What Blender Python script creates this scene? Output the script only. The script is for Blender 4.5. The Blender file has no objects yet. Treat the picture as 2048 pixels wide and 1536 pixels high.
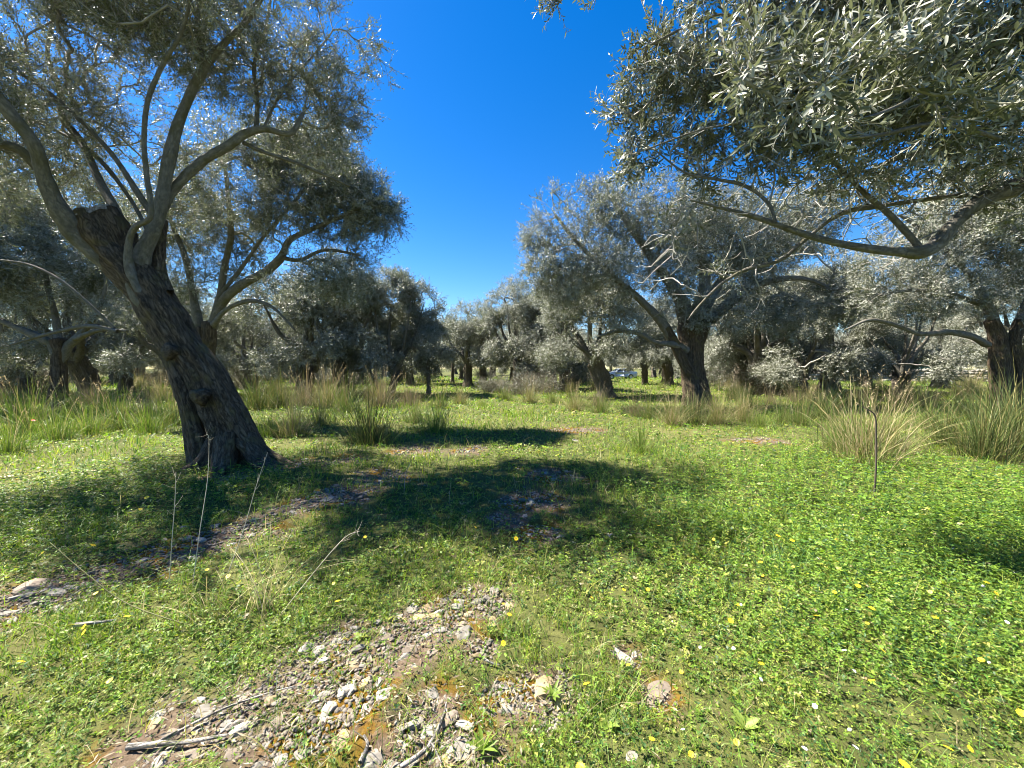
import bpy, bmesh, math, random
import numpy as np
from mathutils import Vector, Matrix
R = math.radians
SC = bpy.context.scene
COL = SC.collection
rng = np.random.default_rng(11)
random.seed(11)

# ------------------------------------------------------------------ camera
F = 770.0                       # focal length in pixels of a 2048 px wide picture
CAM = np.array([0.0, 0.0, 1.45])
PITCH = math.atan(32 / F)
cam = bpy.data.cameras.new('camera'); co = bpy.data.objects.new('camera', cam); COL.objects.link(co)
cam.sensor_width = 36; cam.lens = 36 * F / 2048
cam.clip_start = 0.05; cam.clip_end = 3000
co.location = CAM; co.rotation_euler = (R(90) - PITCH, 0, 0)
SC.camera = co
# ------------------------------------------------------------------ sky, sun, exposure
SUN_EL, SUN_AZ = R(53), R(-71)  # azimuth from +Y, clockwise seen from above (negative = to the left)
w = bpy.data.worlds.new('World'); SC.world = w; w.use_nodes = True
nt = w.node_tree; nt.nodes.clear()
out = nt.nodes.new('ShaderNodeOutputWorld'); bg = nt.nodes.new('ShaderNodeBackground')
sky = nt.nodes.new('ShaderNodeTexSky'); sky.sky_type = 'NISHITA'; sky.sun_disc = False
sky.sun_elevation = SUN_EL; sky.sun_rotation = SUN_AZ
sky.altitude = 50; sky.air_density = 1.0; sky.dust_density = 0.15; sky.ozone_density = 3.0
hs = nt.nodes.new('ShaderNodeHueSaturation'); hs.inputs['Saturation'].default_value = 1.42; hs.inputs['Hue'].default_value = .508
nt.links.new(sky.outputs[0], hs.inputs['Color']); nt.links.new(hs.outputs[0], bg.inputs[0])
nt.links.new(bg.outputs[0], out.inputs[0]); bg.inputs[1].default_value = 0.05
sl = bpy.data.lights.new('sun', 'SUN'); so = bpy.data.objects.new('sun', sl); COL.objects.link(so)
sl.energy = 5.0; sl.angle = R(0.5); sl.color = (1.0, 0.94, 0.83)
sdir = Vector((math.sin(SUN_AZ) * math.cos(SUN_EL), math.cos(SUN_AZ) * math.cos(SUN_EL), math.sin(SUN_EL)))
so.rotation_euler = sdir.to_track_quat('Z', 'Y').to_euler(); so.location = (-20, 10, 30)
SC.view_settings.view_transform = 'Standard'; SC.view_settings.look = 'None'
SC.view_settings.exposure = 2.2; SC.view_settings.gamma = 1.0
SC.cycles.max_bounces = 6; SC.cycles.diffuse_bounces = 3; SC.cycles.glossy_bounces = 2
SC.cycles.transmission_bounces = 4; SC.cycles.transparent_max_bounces = 6
SC.cycles.use_denoising = True; SC.cycles.filter_width = 0.95

# ------------------------------------------------------------------ helpers
def at(px, py, Y):
    """point of the place at depth Y seen along a direction"""
    f = np.array([0, math.cos(PITCH), -math.sin(PITCH)]); u = np.array([0, math.sin(PITCH), math.cos(PITCH)])
    d = f + np.array([1.0, 0, 0]) * (px - 1024) / F + u * (768 - py) / F
    return CAM + d * (Y / d[1])
def gz(x, y):
    return (0.035 * np.sin(x * 0.9 + 0.4) * np.cos(y * 0.7) + 0.02 * np.sin(x * 2.1 + y * 1.3) + 0.012 * np.sin(y * 3.7 - x * 2.9))
def gp(px, py, h=0.0):
    """ground point (or point h above it)"""
    f = np.array([0, math.cos(PITCH), -math.sin(PITCH)]); u = np.array([0, math.sin(PITCH), math.cos(PITCH)])
    d = f + np.array([1.0, 0, 0]) * (px - 1024) / F + u * (768 - py) / F
    z = h
    for _ in range(4):
        p = CAM + d * ((z - CAM[2]) / d[2]); z = h + float(gz(p[0], p[1]))
    return p
def nrm(v):
    return v / np.maximum(np.linalg.norm(v, axis=-1, keepdims=True), 1e-9)
_ph = rng.uniform(0, 6.28, (24, 4)); _kd = nrm(rng.normal(size=(24, 3)))
def noise3(p, scale=1.0, seed=0):
    """smooth noise, about -1..1"""
    p = np.asarray(p) * scale; s = 0
    for i in range(8):
        j = (i + seed * 5) % 24
        s = s + np.sin(p @ _kd[j] * (1.7 + 0.45 * i) + _ph[j, 0] + 1.3 * np.sin(p @ _kd[(j + 7) % 24] * 1.1 + _ph[j, 1])) / (1 + 0.25 * i)
    return s / 3.0
class Acc:
    """collects vertices and faces into one mesh"""
    def __init__(s): s.v = []; s.q = []; s.t = []; s.qm = []; s.tm = []; s.a = {}; s.n = 0
    def add(s, v, quads=None, tris=None, mat=0, **attrs):
        v = np.asarray(v, np.float32).reshape(-1, 3)
        s.v.append(v)
        if quads is not None and len(quads): q = np.asarray(quads).reshape(-1, 4) + s.n; s.q.append(q); s.qm.append(np.full(len(q), mat))
        if tris is not None and len(tris): t = np.asarray(tris).reshape(-1, 3) + s.n; s.t.append(t); s.tm.append(np.full(len(t), mat))
        for k, a in attrs.items(): s.a.setdefault(k, []).append(np.asarray(a, np.float32))
        s.n += len(v)
    def build(s, name, mats, parent=None, loc=(0, 0, 0), smooth=False):
        me = bpy.data.meshes.new(name)
        v = np.concatenate(s.v) - np.asarray(loc, np.float32)
        q = np.concatenate(s.q) if s.q else np.zeros((0, 4), int); t = np.concatenate(s.t) if s.t else np.zeros((0, 3), int)
        me.vertices.add(len(v)); me.vertices.foreach_set('co', v.astype(np.float32).ravel())
        loops = np.concatenate([q.ravel(), t.ravel()]).astype(np.int32)
        me.loops.add(len(loops)); me.loops.foreach_set('vertex_index', loops)
        st = np.concatenate([np.arange(len(q)) * 4, len(q) * 4 + np.arange(len(t)) * 3]).astype(np.int32)
        me.polygons.add(len(st)); me.polygons.foreach_set('loop_start', st)
        mi = np.concatenate([np.concatenate(s.qm) if s.qm else np.zeros(0), np.concatenate(s.tm) if s.tm else np.zeros(0)]).astype(np.int32)
        me.polygons.foreach_set('material_index', mi)
        if smooth: me.polygons.foreach_set('use_smooth', np.ones(len(st), bool))
        for k, parts in s.a.items():
            a = np.concatenate(parts)
            if a.ndim == 1:
                at_ = me.attributes.new(k, 'FLOAT', 'POINT'); at_.data.foreach_set('value', a)
            else:
                at_ = me.attributes.new(k, 'FLOAT_VECTOR', 'POINT'); at_.data.foreach_set('vector', a.ravel())
        me.update(calc_edges=True)
        for m in (mats if isinstance(mats, (list, tuple)) else [mats]): me.materials.append(m)
        o = bpy.data.objects.new(name, me); COL.objects.link(o)
        if parent is not None: o.parent = parent
        else: o.location = loc
        return o
def tag(o, label=None, cat=None, group=None, kind=None):
    if label: o['label'] = label
    if cat: o['category'] = cat
    if group: o['group'] = group
    if kind: o['kind'] = kind
    return o
def empty(name, loc, label, cat, group=None):
    o = bpy.data.objects.new(name, None); COL.objects.link(o); o.location = loc; o.empty_display_size = 0.3
    return tag(o, label, cat, group)
def dup(root, loc, rz=0.0, sc=1.0, label=None, group=None, tilt=(0, 0)):
    r = root.copy(); COL.objects.link(r); r.location = loc; r.rotation_euler = (tilt[0], tilt[1], rz)
    r.scale = (sc, sc, sc) if not hasattr(sc, '__len__') else sc
    if label: r['label'] = label
    if group: r['group'] = group
    elif 'group' in r and group == '': del r['group']
    for ch in list(root.children):
        c = ch.copy(); COL.objects.link(c); c.parent = r
        for g in ch.children:
            d = g.copy(); COL.objects.link(d); d.parent = c
    return r
def spline(pts, rad, per=6):
    pts = np.asarray(pts, float); rad = np.asarray(rad, float)
    P = np.vstack([2 * pts[0] - pts[1], pts, 2 * pts[-1] - pts[-2]]); o = []; r = []
    for i in range(len(pts) - 1):
        p0, p1, p2, p3 = P[i:i + 4]
        for k in range(per):
            t = k / per
            o.append(0.5 * (2 * p1 + (p2 - p0) * t + (2 * p0 - 5 * p1 + 4 * p2 - p3) * t * t + (3 * p1 - p0 - 3 * p2 + p3) * t ** 3))
            r.append(rad[i] * (1 - t) + rad[i + 1] * t)
    o.append(pts[-1]); r.append(rad[-1])
    return np.array(o), np.array(r)
def tube(acc, pts, rad, sides=12, per=6, rough=0.0, lobes=0.0, seed=0, cap=True, mat=0, bark=True):
    """a rounded limb along pts; rough and lobes break the outline"""
    p, r = spline(pts, rad, per) if per > 1 else (np.asarray(pts, float), np.asarray(rad, float))
    n = len(p); T = nrm(np.gradient(p, axis=0)); ref = np.array([0.31, 0.83, 0.2])
    U = np.zeros_like(p); u = np.cross(T[0], ref); u /= np.linalg.norm(u)
    for i in range(n):
        u = u - T[i] * (u @ T[i]); u /= max(np.linalg.norm(u), 1e-9); U[i] = u
    V = np.cross(T, U)
    th = np.linspace(0, 2 * math.pi, sides, endpoint=False)
    s = np.concatenate([[0], np.cumsum(np.linalg.norm(np.diff(p, axis=0), axis=1))])
    rr = np.repeat(r[:, None], sides, 1)
    dirs = U[:, None, :] * np.cos(th)[None, :, None] + V[:, None, :] * np.sin(th)[None, :, None]
    if lobes: 
        ph = seed * 1.7
        rr = rr * (1 + lobes * (0.5 * np.sin(3 * th[None] + 1.1 * s[:, None] + ph) + 0.35 * np.sin(5 * th[None] - 0.8 * s[:, None] + 2 * ph) + 0.2 * np.sin(9 * th[None] + 0.9 * s[:, None])))
    base = p[:, None, :] + dirs * rr[..., None]
    if rough:
        nn = noise3(base.reshape(-1, 3), 2.2, seed).reshape(n, sides) * 0.7 + noise3(base.reshape(-1, 3), 6.0, seed + 1).reshape(n, sides) * 0.4 + noise3(base.reshape(-1, 3), 15.0, seed + 2).reshape(n, sides) * 0.2
        base = p[:, None, :] + dirs * (rr * (1 + rough * nn))[..., None]
    i, j = np.meshgrid(np.arange(n - 1), np.arange(sides), indexing='ij'); k = (j + 1) % sides
    q = np.stack([i * sides + j, i * sides + k, (i + 1) * sides + k, (i + 1) * sides + j], -1).reshape(-1, 4)
    bk = np.stack([np.cos(th)[None] * r[:, None], np.sin(th)[None] * r[:, None], np.repeat(s[:, None], sides, 1) + seed * 3.1], -1).reshape(-1, 3)
    v = base.reshape(-1, 3); tr = None
    if cap:
        v = np.vstack([v, p[-1] + T[-1] * r[-1] * 0.4]); bk = np.vstack([bk, bk[-1]])
        j = np.arange(sides); tr = np.stack([(n - 1) * sides + j, (n - 1) * sides + (j + 1) % sides, np.full(sides, n * sides)], -1)
    kw = {'bark': bk} if bark else {}
    acc.add(v, q, tr, mat, **kw)
    return p, T, r
def prisms(acc, A, B, ra, rb, k=3, mat=0):
    """many thin tapered twigs at once"""
    if len(A) == 0: return
    T = nrm(B - A); U = nrm(np.cross(T, np.array([0.3, 0.2, 0.93]))); V = np.cross(T, U); vs = []
    for e, r in ((A, ra), (B, rb)):
        for i in range(k):
            a = 2 * math.pi * i / k
            vs.append(e + (U * math.cos(a) + V * math.sin(a)) * np.asarray(r)[:, None])
    v = np.stack(vs, 1); n = len(A); o = np.arange(n)[:, None] * 2 * k
    q = np.concatenate([np.stack([o[:, 0] + i, o[:, 0] + (i + 1) % k, o[:, 0] + k + (i + 1) % k, o[:, 0] + k + i], -1) for i in range(k)])
    bk = np.repeat((A * 0.5)[:, None, :], 2 * k, 1).reshape(-1, 3)
    acc.add(v.reshape(-1, 3), q, None, mat, bark=bk)
def leaves(acc, P, D, N, L, W, fold=0.18, fine=False, mat=0, **attrs):
    """lance-shaped leaves: base P, direction D, upper side N"""
    D = nrm(D); S = nrm(np.cross(D, N)); N = np.cross(S, D); L = np.asarray(L)[:, None]; W = np.asarray(W)[:, None] * 0.5
    n = len(P); o = np.arange(n)[:, None]
    if fine:
        bend = 0.12
        v = np.stack([P, P + D * L * .3 - S * W * .85 + N * W * fold, P + D * L * .68 - S * W * .8 + N * (W * fold - L * bend * .4), P + D * L - N * L * bend,
                      P + D * L * .68 + S * W * .8 + N * (W * fold - L * bend * .4), P + D * L * .3 + S * W * .85 + N * W * fold,
                      P + D * L * .3, P + D * L * .68 - N * L * bend * .4], 1)
        b = o * 8
        q = np.concatenate([b + np.array([[6, 7, 2, 1]]), b + np.array([[6, 5, 4, 7]])]); t = np.concatenate([b + np.array([[0, 6, 1]]), b + np.array([[0, 5, 6]]), b + np.array([[7, 3, 2]]), b + np.array([[7, 4, 3]])]); k = 8
        q = q[:, ::-1]; t = t[:, ::-1]
    else:
        v = np.stack([P, P + D * L * .45 - S * W + N * W * fold, P + D * L, P + D * L * .45 + S * W + N * W * fold], 1)
        b = o * 4; q = None; t = np.concatenate([b + np.array([[0, 2, 1]]), b + np.array([[0, 3, 2]])])[:, ::-1]; k = 4
    at_ = {key: np.repeat(a, k, 0) for key, a in attrs.items()}
    acc.add(v.reshape(-1, 3), q, t, mat, **at_)
def blades(acc, P, h, az, lean, wd, rows=2, droop=1.0, mat=0, **attrs):
    """curved grass blades"""
    n = len(P); h = h[:, None]; dirv = np.stack([np.cos(az), np.sin(az), 0 * az], -1)
    fa = rng.uniform(0, 6.28, n); side = np.stack([np.cos(fa), np.sin(fa), 0 * fa], -1) * (wd[:, None] * .5)
    vs = []; up = np.array([0, 0, 1.0])
    for i in range(rows + 1):
        t = i / rows
        c = P + dirv * h * lean[:, None] * (0.35 * t + 0.65 * t ** 2) + up * h * (t - 0.42 * droop * np.clip(lean[:, None], 0, 1.5) * t ** 2.4)
        if i == rows: vs.append(c)
        else: sc = 1 - 0.35 * t; vs += [c - side * sc, c + side * sc]
    v = np.stack(vs, 1); k = len(vs); b = np.arange(n)[:, None] * k
    q = np.concatenate([b + np.array([[2 * i, 2 * i + 1, 2 * i + 3, 2 * i + 2]]) for i in range(rows - 1)])
    t = b + np.array([[2 * rows - 2, 2 * rows - 1, 2 * rows]])
    at_ = {key: np.repeat(a, k, 0) for key, a in attrs.items()}
    acc.add(v.reshape(-1, 3), q, t, mat, **at_)

# ------------------------------------------------------------------ materials
def mat(name):
    m = bpy.data.materials.new(name); m.use_nodes = True; t = m.node_tree; t.nodes.clear()
    return m, t, (lambda ty, **kw: _node(t, ty, kw)), (lambda a, b: t.links.new(a, b))
def _node(t, ty, kw):
    n = t.nodes.new('ShaderNode' + ty)
    for k, v in kw.items():
        if k in n.inputs: n.inputs[k].default_value = v
        else: setattr(n, k, v)
    return n
def ramp(N, stops):
    n = N('ValToRGB'); e = n.color_ramp.elements
    while len(e) < len(stops): e.new(0.5)
    for x, (p, c) in zip(e, stops): x.position = p; x.color = (*c, 1)
    return n
def olive_leaf(name, top, under, trans):
    m, t, N, L = mat(name)
    a = N('Attribute', attribute_name='rnd'); geo = N('NewGeometry')
    r1 = ramp(N, [(0, tuple(c * .5 for c in top)), (.6, top), (1, (top[0] * 1.5, top[1] * 1.35, top[2] * 1.1))])
    r2 = ramp(N, [(0, tuple(c * .55 for c in under)), (1, tuple(min(1, c * 1.15) for c in under))])
    L(a.outputs['Fac'], r1.inputs[0]); L(a.outputs['Fac'], r2.inputs[0])
    mx = N('MixRGB'); L(geo.outputs['Backfacing'], mx.inputs[0]); L(r1.outputs[0], mx.inputs[1]); L(r2.outputs[0], mx.inputs[2])
    b = N('BsdfPrincipled'); b.inputs['Roughness'].default_value = 0.45; b.inputs['Specular IOR Level'].default_value = 0.4
    L(mx.outputs[0], b.inputs['Base Color'])
    tr = N('BsdfTranslucent'); tr.inputs[0].default_value = (0.19, 0.215, 0.10, 1)
    ms = N('MixShader'); ms.inputs[0].default_value = trans
    o = N('OutputMaterial'); L(b.outputs[0], ms.inputs[1]); L(tr.outputs[0], ms.inputs[2]); L(ms.outputs[0], o.inputs[0])
    return m
M_LEAF = olive_leaf('olive_leaf', (0.098, 0.112, 0.065), (0.345, 0.355, 0.295), 0.2)
M_LEAF_FAR = olive_leaf('olive_leaf_dusty', (0.10, 0.112, 0.07), (0.33, 0.335, 0.275), 0.2)
def bark_mat(name, dark, light, lich, crack=.75, zs=.22, bump=.05):
    m, t, N, L = mat(name)
    a = N('Attribute', attribute_name='bark'); mp = N('Mapping'); mp.inputs['Scale'].default_value = (1, 1, zs)
    L(a.outputs['Vector'], mp.inputs[0])
    n1 = N('TexNoise'); n1.inputs['Scale'].default_value = 22; n1.inputs['Detail'].default_value = 6; n1.inputs['Roughness'].default_value = .65
    vo = N('TexVoronoi'); vo.feature = 'DISTANCE_TO_EDGE'; vo.inputs['Scale'].default_value = 26
    L(mp.outputs[0], n1.inputs['Vector'])
    ds = N('MixRGB', blend_type='ADD'); ds.inputs[0].default_value = .12
    L(mp.outputs[0], ds.inputs[1]); L(n1.outputs['Color'], ds.inputs[2]); L(ds.outputs[0], vo.inputs['Vector'])
    r = ramp(N, [(.25, dark), (.5, tuple((x + y) / 2 for x, y in zip(dark, light))), (.72, light)])
    L(n1.outputs['Fac'], r.inputs[0])
    cr = ramp(N, [(0, (.3, .3, .3)), (.09, (1, 1, 1))]); L(vo.outputs['Distance'], cr.inputs[0])
    mu = N('MixRGB', blend_type='MULTIPLY'); mu.inputs[0].default_value = crack; L(r.outputs[0], mu.inputs[1]); L(cr.outputs[0], mu.inputs[2])
    n2 = N('TexNoise'); n2.inputs['Scale'].default_value = 5; n2.inputs['Detail'].default_value = 5; L(a.outputs['Vector'], n2.inputs['Vector'])
    lr = ramp(N, [(.52, (0, 0, 0)), (.66, (1, 1, 1))]); L(n2.outputs['Fac'], lr.inputs[0])
    mx = N('MixRGB'); L(lr.outputs[0], mx.inputs[0]); L(mu.outputs[0], mx.inputs[1]); mx.inputs[2].default_value = (*lich, 1)
    mh = N('Math', operation='MULTIPLY'); L(n1.outputs['Fac'], mh.inputs[0]); L(cr.outputs[0], mh.inputs[1])
    bp = N('Bump'); bp.inputs['Strength'].default_value = 1.0; bp.inputs['Distance'].default_value = bump; L(mh.outputs[0], bp.inputs['Height'])
    b = N('BsdfPrincipled'); b.inputs['Roughness'].default_value = .85; b.inputs['Specular IOR Level'].default_value = .2
    L(mx.outputs[0], b.inputs['Base Color']); L(bp.outputs[0], b.inputs['Normal'])
    o = N('OutputMaterial'); L(b.outputs[0], o.inputs[0])
    return m
M_BARK = bark_mat('rough_bark', (.035, .024, .014), (.18, .135, .09), (.12, .095, .045))
M_BARK_GREY = bark_mat('grey_bark', (.07, .055, .04), (.26, .22, .17), (.16, .14, .09))
M_LIMB = bark_mat('smooth_bark', (.08, .075, .06), (.22, .20, .165), (.11, .10, .06), .2, .5, .012)
M_TWIG = bark_mat('twig_bark', (.17, .155, .13), (.38, .36, .32), (.24, .24, .19), .1, .5, .01)
M_DEAD = bark_mat('dead_wood', (.22, .19, .16), (.42, .39, .35), (.33, .31, .27))
def plant_mat(name, trans=.42, rough=.5):
    m, t, N, L = mat(name)
    a = N('Attribute', attribute_name='col')
    b = N('BsdfPrincipled'); b.inputs['Roughness'].default_value = rough; b.inputs['Specular IOR Level'].default_value = .35
    L(a.outputs['Color'], b.inputs['Base Color'])
    h = N('HueSaturation'); h.inputs['Value'].default_value = 1.25; h.inputs['Saturation'].default_value = 1.1; L(a.outputs['Color'], h.inputs['Color'])
    tr = N('BsdfTranslucent'); L(h.outputs[0], tr.inputs[0])
    ms = N('MixShader'); ms.inputs[0].default_value = trans; L(b.outputs[0], ms.inputs[1]); L(tr.outputs[0], ms.inputs[2])
    o = N('OutputMaterial'); L(ms.outputs[0], o.inputs[0]); return m
M_PLANT = plant_mat('green_plant'); M_STRAW = plant_mat('straw', .25, .6)
def stone_mat(name, c1, c2):
    m, t, N, L = mat(name)
    oi = N('ObjectInfo'); tc = N('TexCoord'); n = N('TexNoise'); n.inputs['Scale'].default_value = 14; n.inputs['Detail'].default_value = 8; n.inputs['Roughness'].default_value = .7
    ge = N('NewGeometry'); L(ge.outputs['Position'], n.inputs['Vector'])
    r = ramp(N, [(.3, c1), (.62, c2)]); L(n.outputs['Fac'], r.inputs[0])
    h = N('HueSaturation'); mr = N('MapRange'); mr.inputs['To Min'].default_value = .62; mr.inputs['To Max'].default_value = 1.15
    L(ge.outputs['Random Per Island'], mr.inputs['Value']); 
    ad = N('Math', operation='ADD'); L(ge.outputs['Random Per Island'], ad.inputs[0]); L(oi.outputs['Random'], ad.inputs[1])
    fr = N('Math', operation='FRACT'); L(ad.outputs[0], fr.inputs[0]); L(fr.outputs[0], mr.inputs['Value'])
    L(mr.outputs[0], h.inputs['Value']); L(r.outputs[0], h.inputs['Color'])
    bp = N('Bump'); bp.inputs['Strength'].default_value = .6; bp.inputs['Distance'].default_value = .01; L(n.outputs['Fac'], bp.inputs['Height'])
    b = N('BsdfPrincipled'); b.inputs['Roughness'].default_value = .85; b.inputs['Specular IOR Level'].default_value = .2
    L(h.outputs[0], b.inputs['Base Color']); L(bp.outputs[0], b.inputs['Normal'])
    o = N('OutputMaterial'); L(b.outputs[0], o.inputs[0]); return m
M_STONE = stone_mat('pale_limestone', (.15, .13, .105), (.33, .305, .265))
M_STONE_BROWN = stone_mat('brown_stone', (.12, .09, .07), (.25, .205, .16))
M_STONE_TAN = stone_mat('tan_stone', (.20, .14, .075), (.36, .28, .17))
M_PEBBLE = stone_mat('pebble', (.075, .06, .047), (.23, .20, .165))
def plain(name, c, rough=.5, metal=0.0, spec=.5, coat=0.0):
    m, t, N, L = mat(name)
    n = N('TexNoise'); n.inputs['Scale'].default_value = 6; r = ramp(N, [(.35, tuple(x * .85 for x in c)), (.65, tuple(min(1, x * 1.08) for x in c))]); L(n.outputs['Fac'], r.inputs[0])
    b = N('BsdfPrincipled'); b.inputs['Roughness'].default_value = rough; b.inputs['Metallic'].default_value = metal; b.inputs['Specular IOR Level'].default_value = spec; b.inputs['Coat Weight'].default_value = coat
    L(r.outputs[0], b.inputs['Base Color']); o = N('OutputMaterial'); L(b.outputs[0], o.inputs[0]); return m
M_PETAL = plain('yellow_petal', (.86, .60, .01), .5); M_DISC = plain('flower_disc', (.65, .32, .01), .7)
M_WHITE_P = plain('lilac_petal', (.70, .66, .75), .5); M_RED_P = plain('red_petal', (.6, .05, .02), .5); M_STEM = plain('flower_stem', (.09, .16, .03), .6)
M_PAINT = plain('silver_blue_paint', (.42, .48, .56), .28, .55, .5, .6); M_GLASS = plain('car_glass', (.02, .025, .03), .05, 0, .8); M_TYRE = plain('tyre_rubber', (.02, .02, .02), .8); M_RIM = plain('wheel_rim', (.5, .5, .52), .35, .8)
M_LAMP = plain('lamp_glass', (.75, .75, .72), .15); M_TAIL = plain('tail_lamp', (.35, .02, .02), .2); M_BLACK = plain('black_trim', (.025, .025, .025), .6)
M_NET = plain('green_netting', (.015, .12, .10), .7); M_POST = plain('fence_post', (.25, .25, .24), .6, .6)

# ------------------------------------------------------------------ ground
BARE = []   # (x, y, radius) of the stony places
def bare_px(px, py, r): p = gp(px, py); BARE.append((p[0], p[1], r))
for a in [(-60, 1235, .30), (40, 1195, .30), (140, 1165, .24), (230, 1140, .25), (330, 1105, .27), (420, 1075, .30), (500, 1050, .34), (600, 1010, .36), (680, 985, .42), (760, 955, .42), (690, 920, .35), (840, 900, .45), (920, 900, .35),
          (300, 1500, .26), (420, 1450, .24), (520, 1400, .24), (620, 1350, .2), (560, 1480, .24), (680, 1440, .22), (740, 1340, .22), (820, 1280, .26), (900, 1240, .24), (970, 1200, .2), (780, 1500, .2), (880, 1500, .2), (870, 1400, .15), (960, 1290, .12), (1000, 1400, .12), (690, 1270, .14),
          (1060, 1000, .38), (1110, 955, .38), (1020, 1040, .25), (1080, 1065, .25), (1150, 860, .5), (1190, 858, .4), (1480, 880, .35), (1540, 880, .3), (1100, 1380, .13), (1320, 1385, .12), (1250, 1310, .1), (590, 930, .35), (470, 945, .3)]:
    bare_px(*a)
BARE = np.array(BARE)
def bare(x, y):
    x = np.asarray(x, float); y = np.asarray(y, float); b = np.zeros_like(x)
    p3 = np.stack([x, y, 0 * x], -1); wob = 1 + .35 * noise3(p3, 3.2, 1) + .25 * noise3(p3, 9, 2)
    for (cx, cy, r) in BARE:
        d = np.hypot(x - cx, y - cy) / (r * np.maximum(wob, .3)); b = np.maximum(b, np.clip(1.45 - d * .95, 0, 1))
    return np.clip(b * 1.35 - .12 + .42 * noise3(p3, 7.5, 4) * (b > 0) * (b < .98), 0, 1)
def lush(x, y):
    d = np.hypot((x - 4.2) / 2.9, (y - 3.9) / 2.4); d2 = np.hypot((x + 4.6) / 2.0, (y - 4.8) / 1.3)
    return np.clip(1.7 - d * 1.2 + .3 * noise3(np.stack([x, y, 0 * x], -1), 1.5, 3), 0, 1) + .55 * np.clip(1.5 - d2, 0, 1)
def ground():
    n = 560; u = np.linspace(-1, 1, n)
    X = np.sinh(u * 7.2) / math.sinh(7.2) * 700; Y = 4 + np.sinh(u * 7.0) / math.sinh(7.0) * 800
    x, y = np.meshgrid(X, Y, indexing='ij'); x = x.ravel(); y = y.ravel()
    near = np.exp(-(np.hypot(x, y - 3) / 14) ** 2)
    p3 = np.stack([x, y, 0 * x], -1); b = np.zeros_like(x); sel = np.hypot(x, y) < 14; b[sel] = bare(x[sel], y[sel])
    z = gz(x, y) + near * (.012 * noise3(p3, 6, 1) + .006 * noise3(p3, 19, 2)) - .015 * b
    i, j = np.meshgrid(np.arange(n - 1), np.arange(n - 1), indexing='ij')
    q = np.stack([i * n + j, (i + 1) * n + j, (i + 1) * n + j + 1, i * n + j + 1], -1).reshape(-1, 4)
    a = Acc(); a.add(np.stack([x, y, z], -1), q, None, 0, bare=b)
    m, t, N, L = mat('meadow_ground')
    at_ = N('Attribute', attribute_name='bare'); g = N('NewGeometry')
    def noi(s, d=6, rr=.6):
        k = N('TexNoise'); k.inputs['Scale'].default_value = s; k.inputs['Detail'].default_value = d; k.inputs['Roughness'].default_value = rr; L(g.outputs['Position'], k.inputs['Vector']); return k
    n1 = noi(9); n2 = noi(42, 8, .7); n3 = noi(.35, 5); n4 = noi(2.3, 5)
    soil = ramp(N, [(.3, (.06, .042, .028)), (.55, (.125, .09, .062)), (.75, (.22, .175, .13))]); L(n2.outputs['Fac'], soil.inputs[0])
    moss = ramp(N, [(.35, (.07, .038, .006)), (.7, (.19, .105, .010))]); L(n2.outputs['Fac'], moss.inputs[0])
    ms = ramp(N, [(.50, (0, 0, 0)), (.56, (1, 1, 1))]); L(n4.outputs['Fac'], ms.inputs[0])
    sm = N('MixRGB'); L(ms.outputs[0], sm.inputs[0]); L(soil.outputs[0], sm.inputs[1]); L(moss.outputs[0], sm.inputs[2])
    turf = ramp(N, [(.3, (.03, .032, .012)), (.5, (.065, .075, .022)), (.7, (.12, .125, .04))]); L(n1.outputs['Fac'], turf.inputs[0])
    dry = N('MixRGB'); dr = ramp(N, [(.45, (0, 0, 0)), (.7, (.6, .6, .6))]); L(n3.outputs['Fac'], dr.inputs[0]); L(dr.outputs[0], dry.inputs[0]); L(turf.outputs[0], dry.inputs[1]); dry.inputs[2].default_value = (.15, .14, .05, 1)
    mx = N('MixRGB'); L(at_.outputs['Fac'], mx.inputs[0]); L(dry.outputs[0], mx.inputs[1]); L(sm.outputs[0], mx.inputs[2])
    bp = N('Bump'); bp.inputs['Strength'].default_value = .8; bp.inputs['Distance'].default_value = .02; L(n2.outputs['Fac'], bp.inputs['Height'])
    bs = N('BsdfPrincipled'); bs.inputs['Roughness'].default_value = .95; bs.inputs['Specular IOR Level'].default_value = .1
    L(mx.outputs[0], bs.inputs['Base Color']); L(bp.outputs[0], bs.inputs['Normal']); o = N('OutputMaterial'); L(bs.outputs[0], o.inputs[0])
    tag(a.build('ground', m, smooth=True), kind='structure')
ground()

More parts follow.
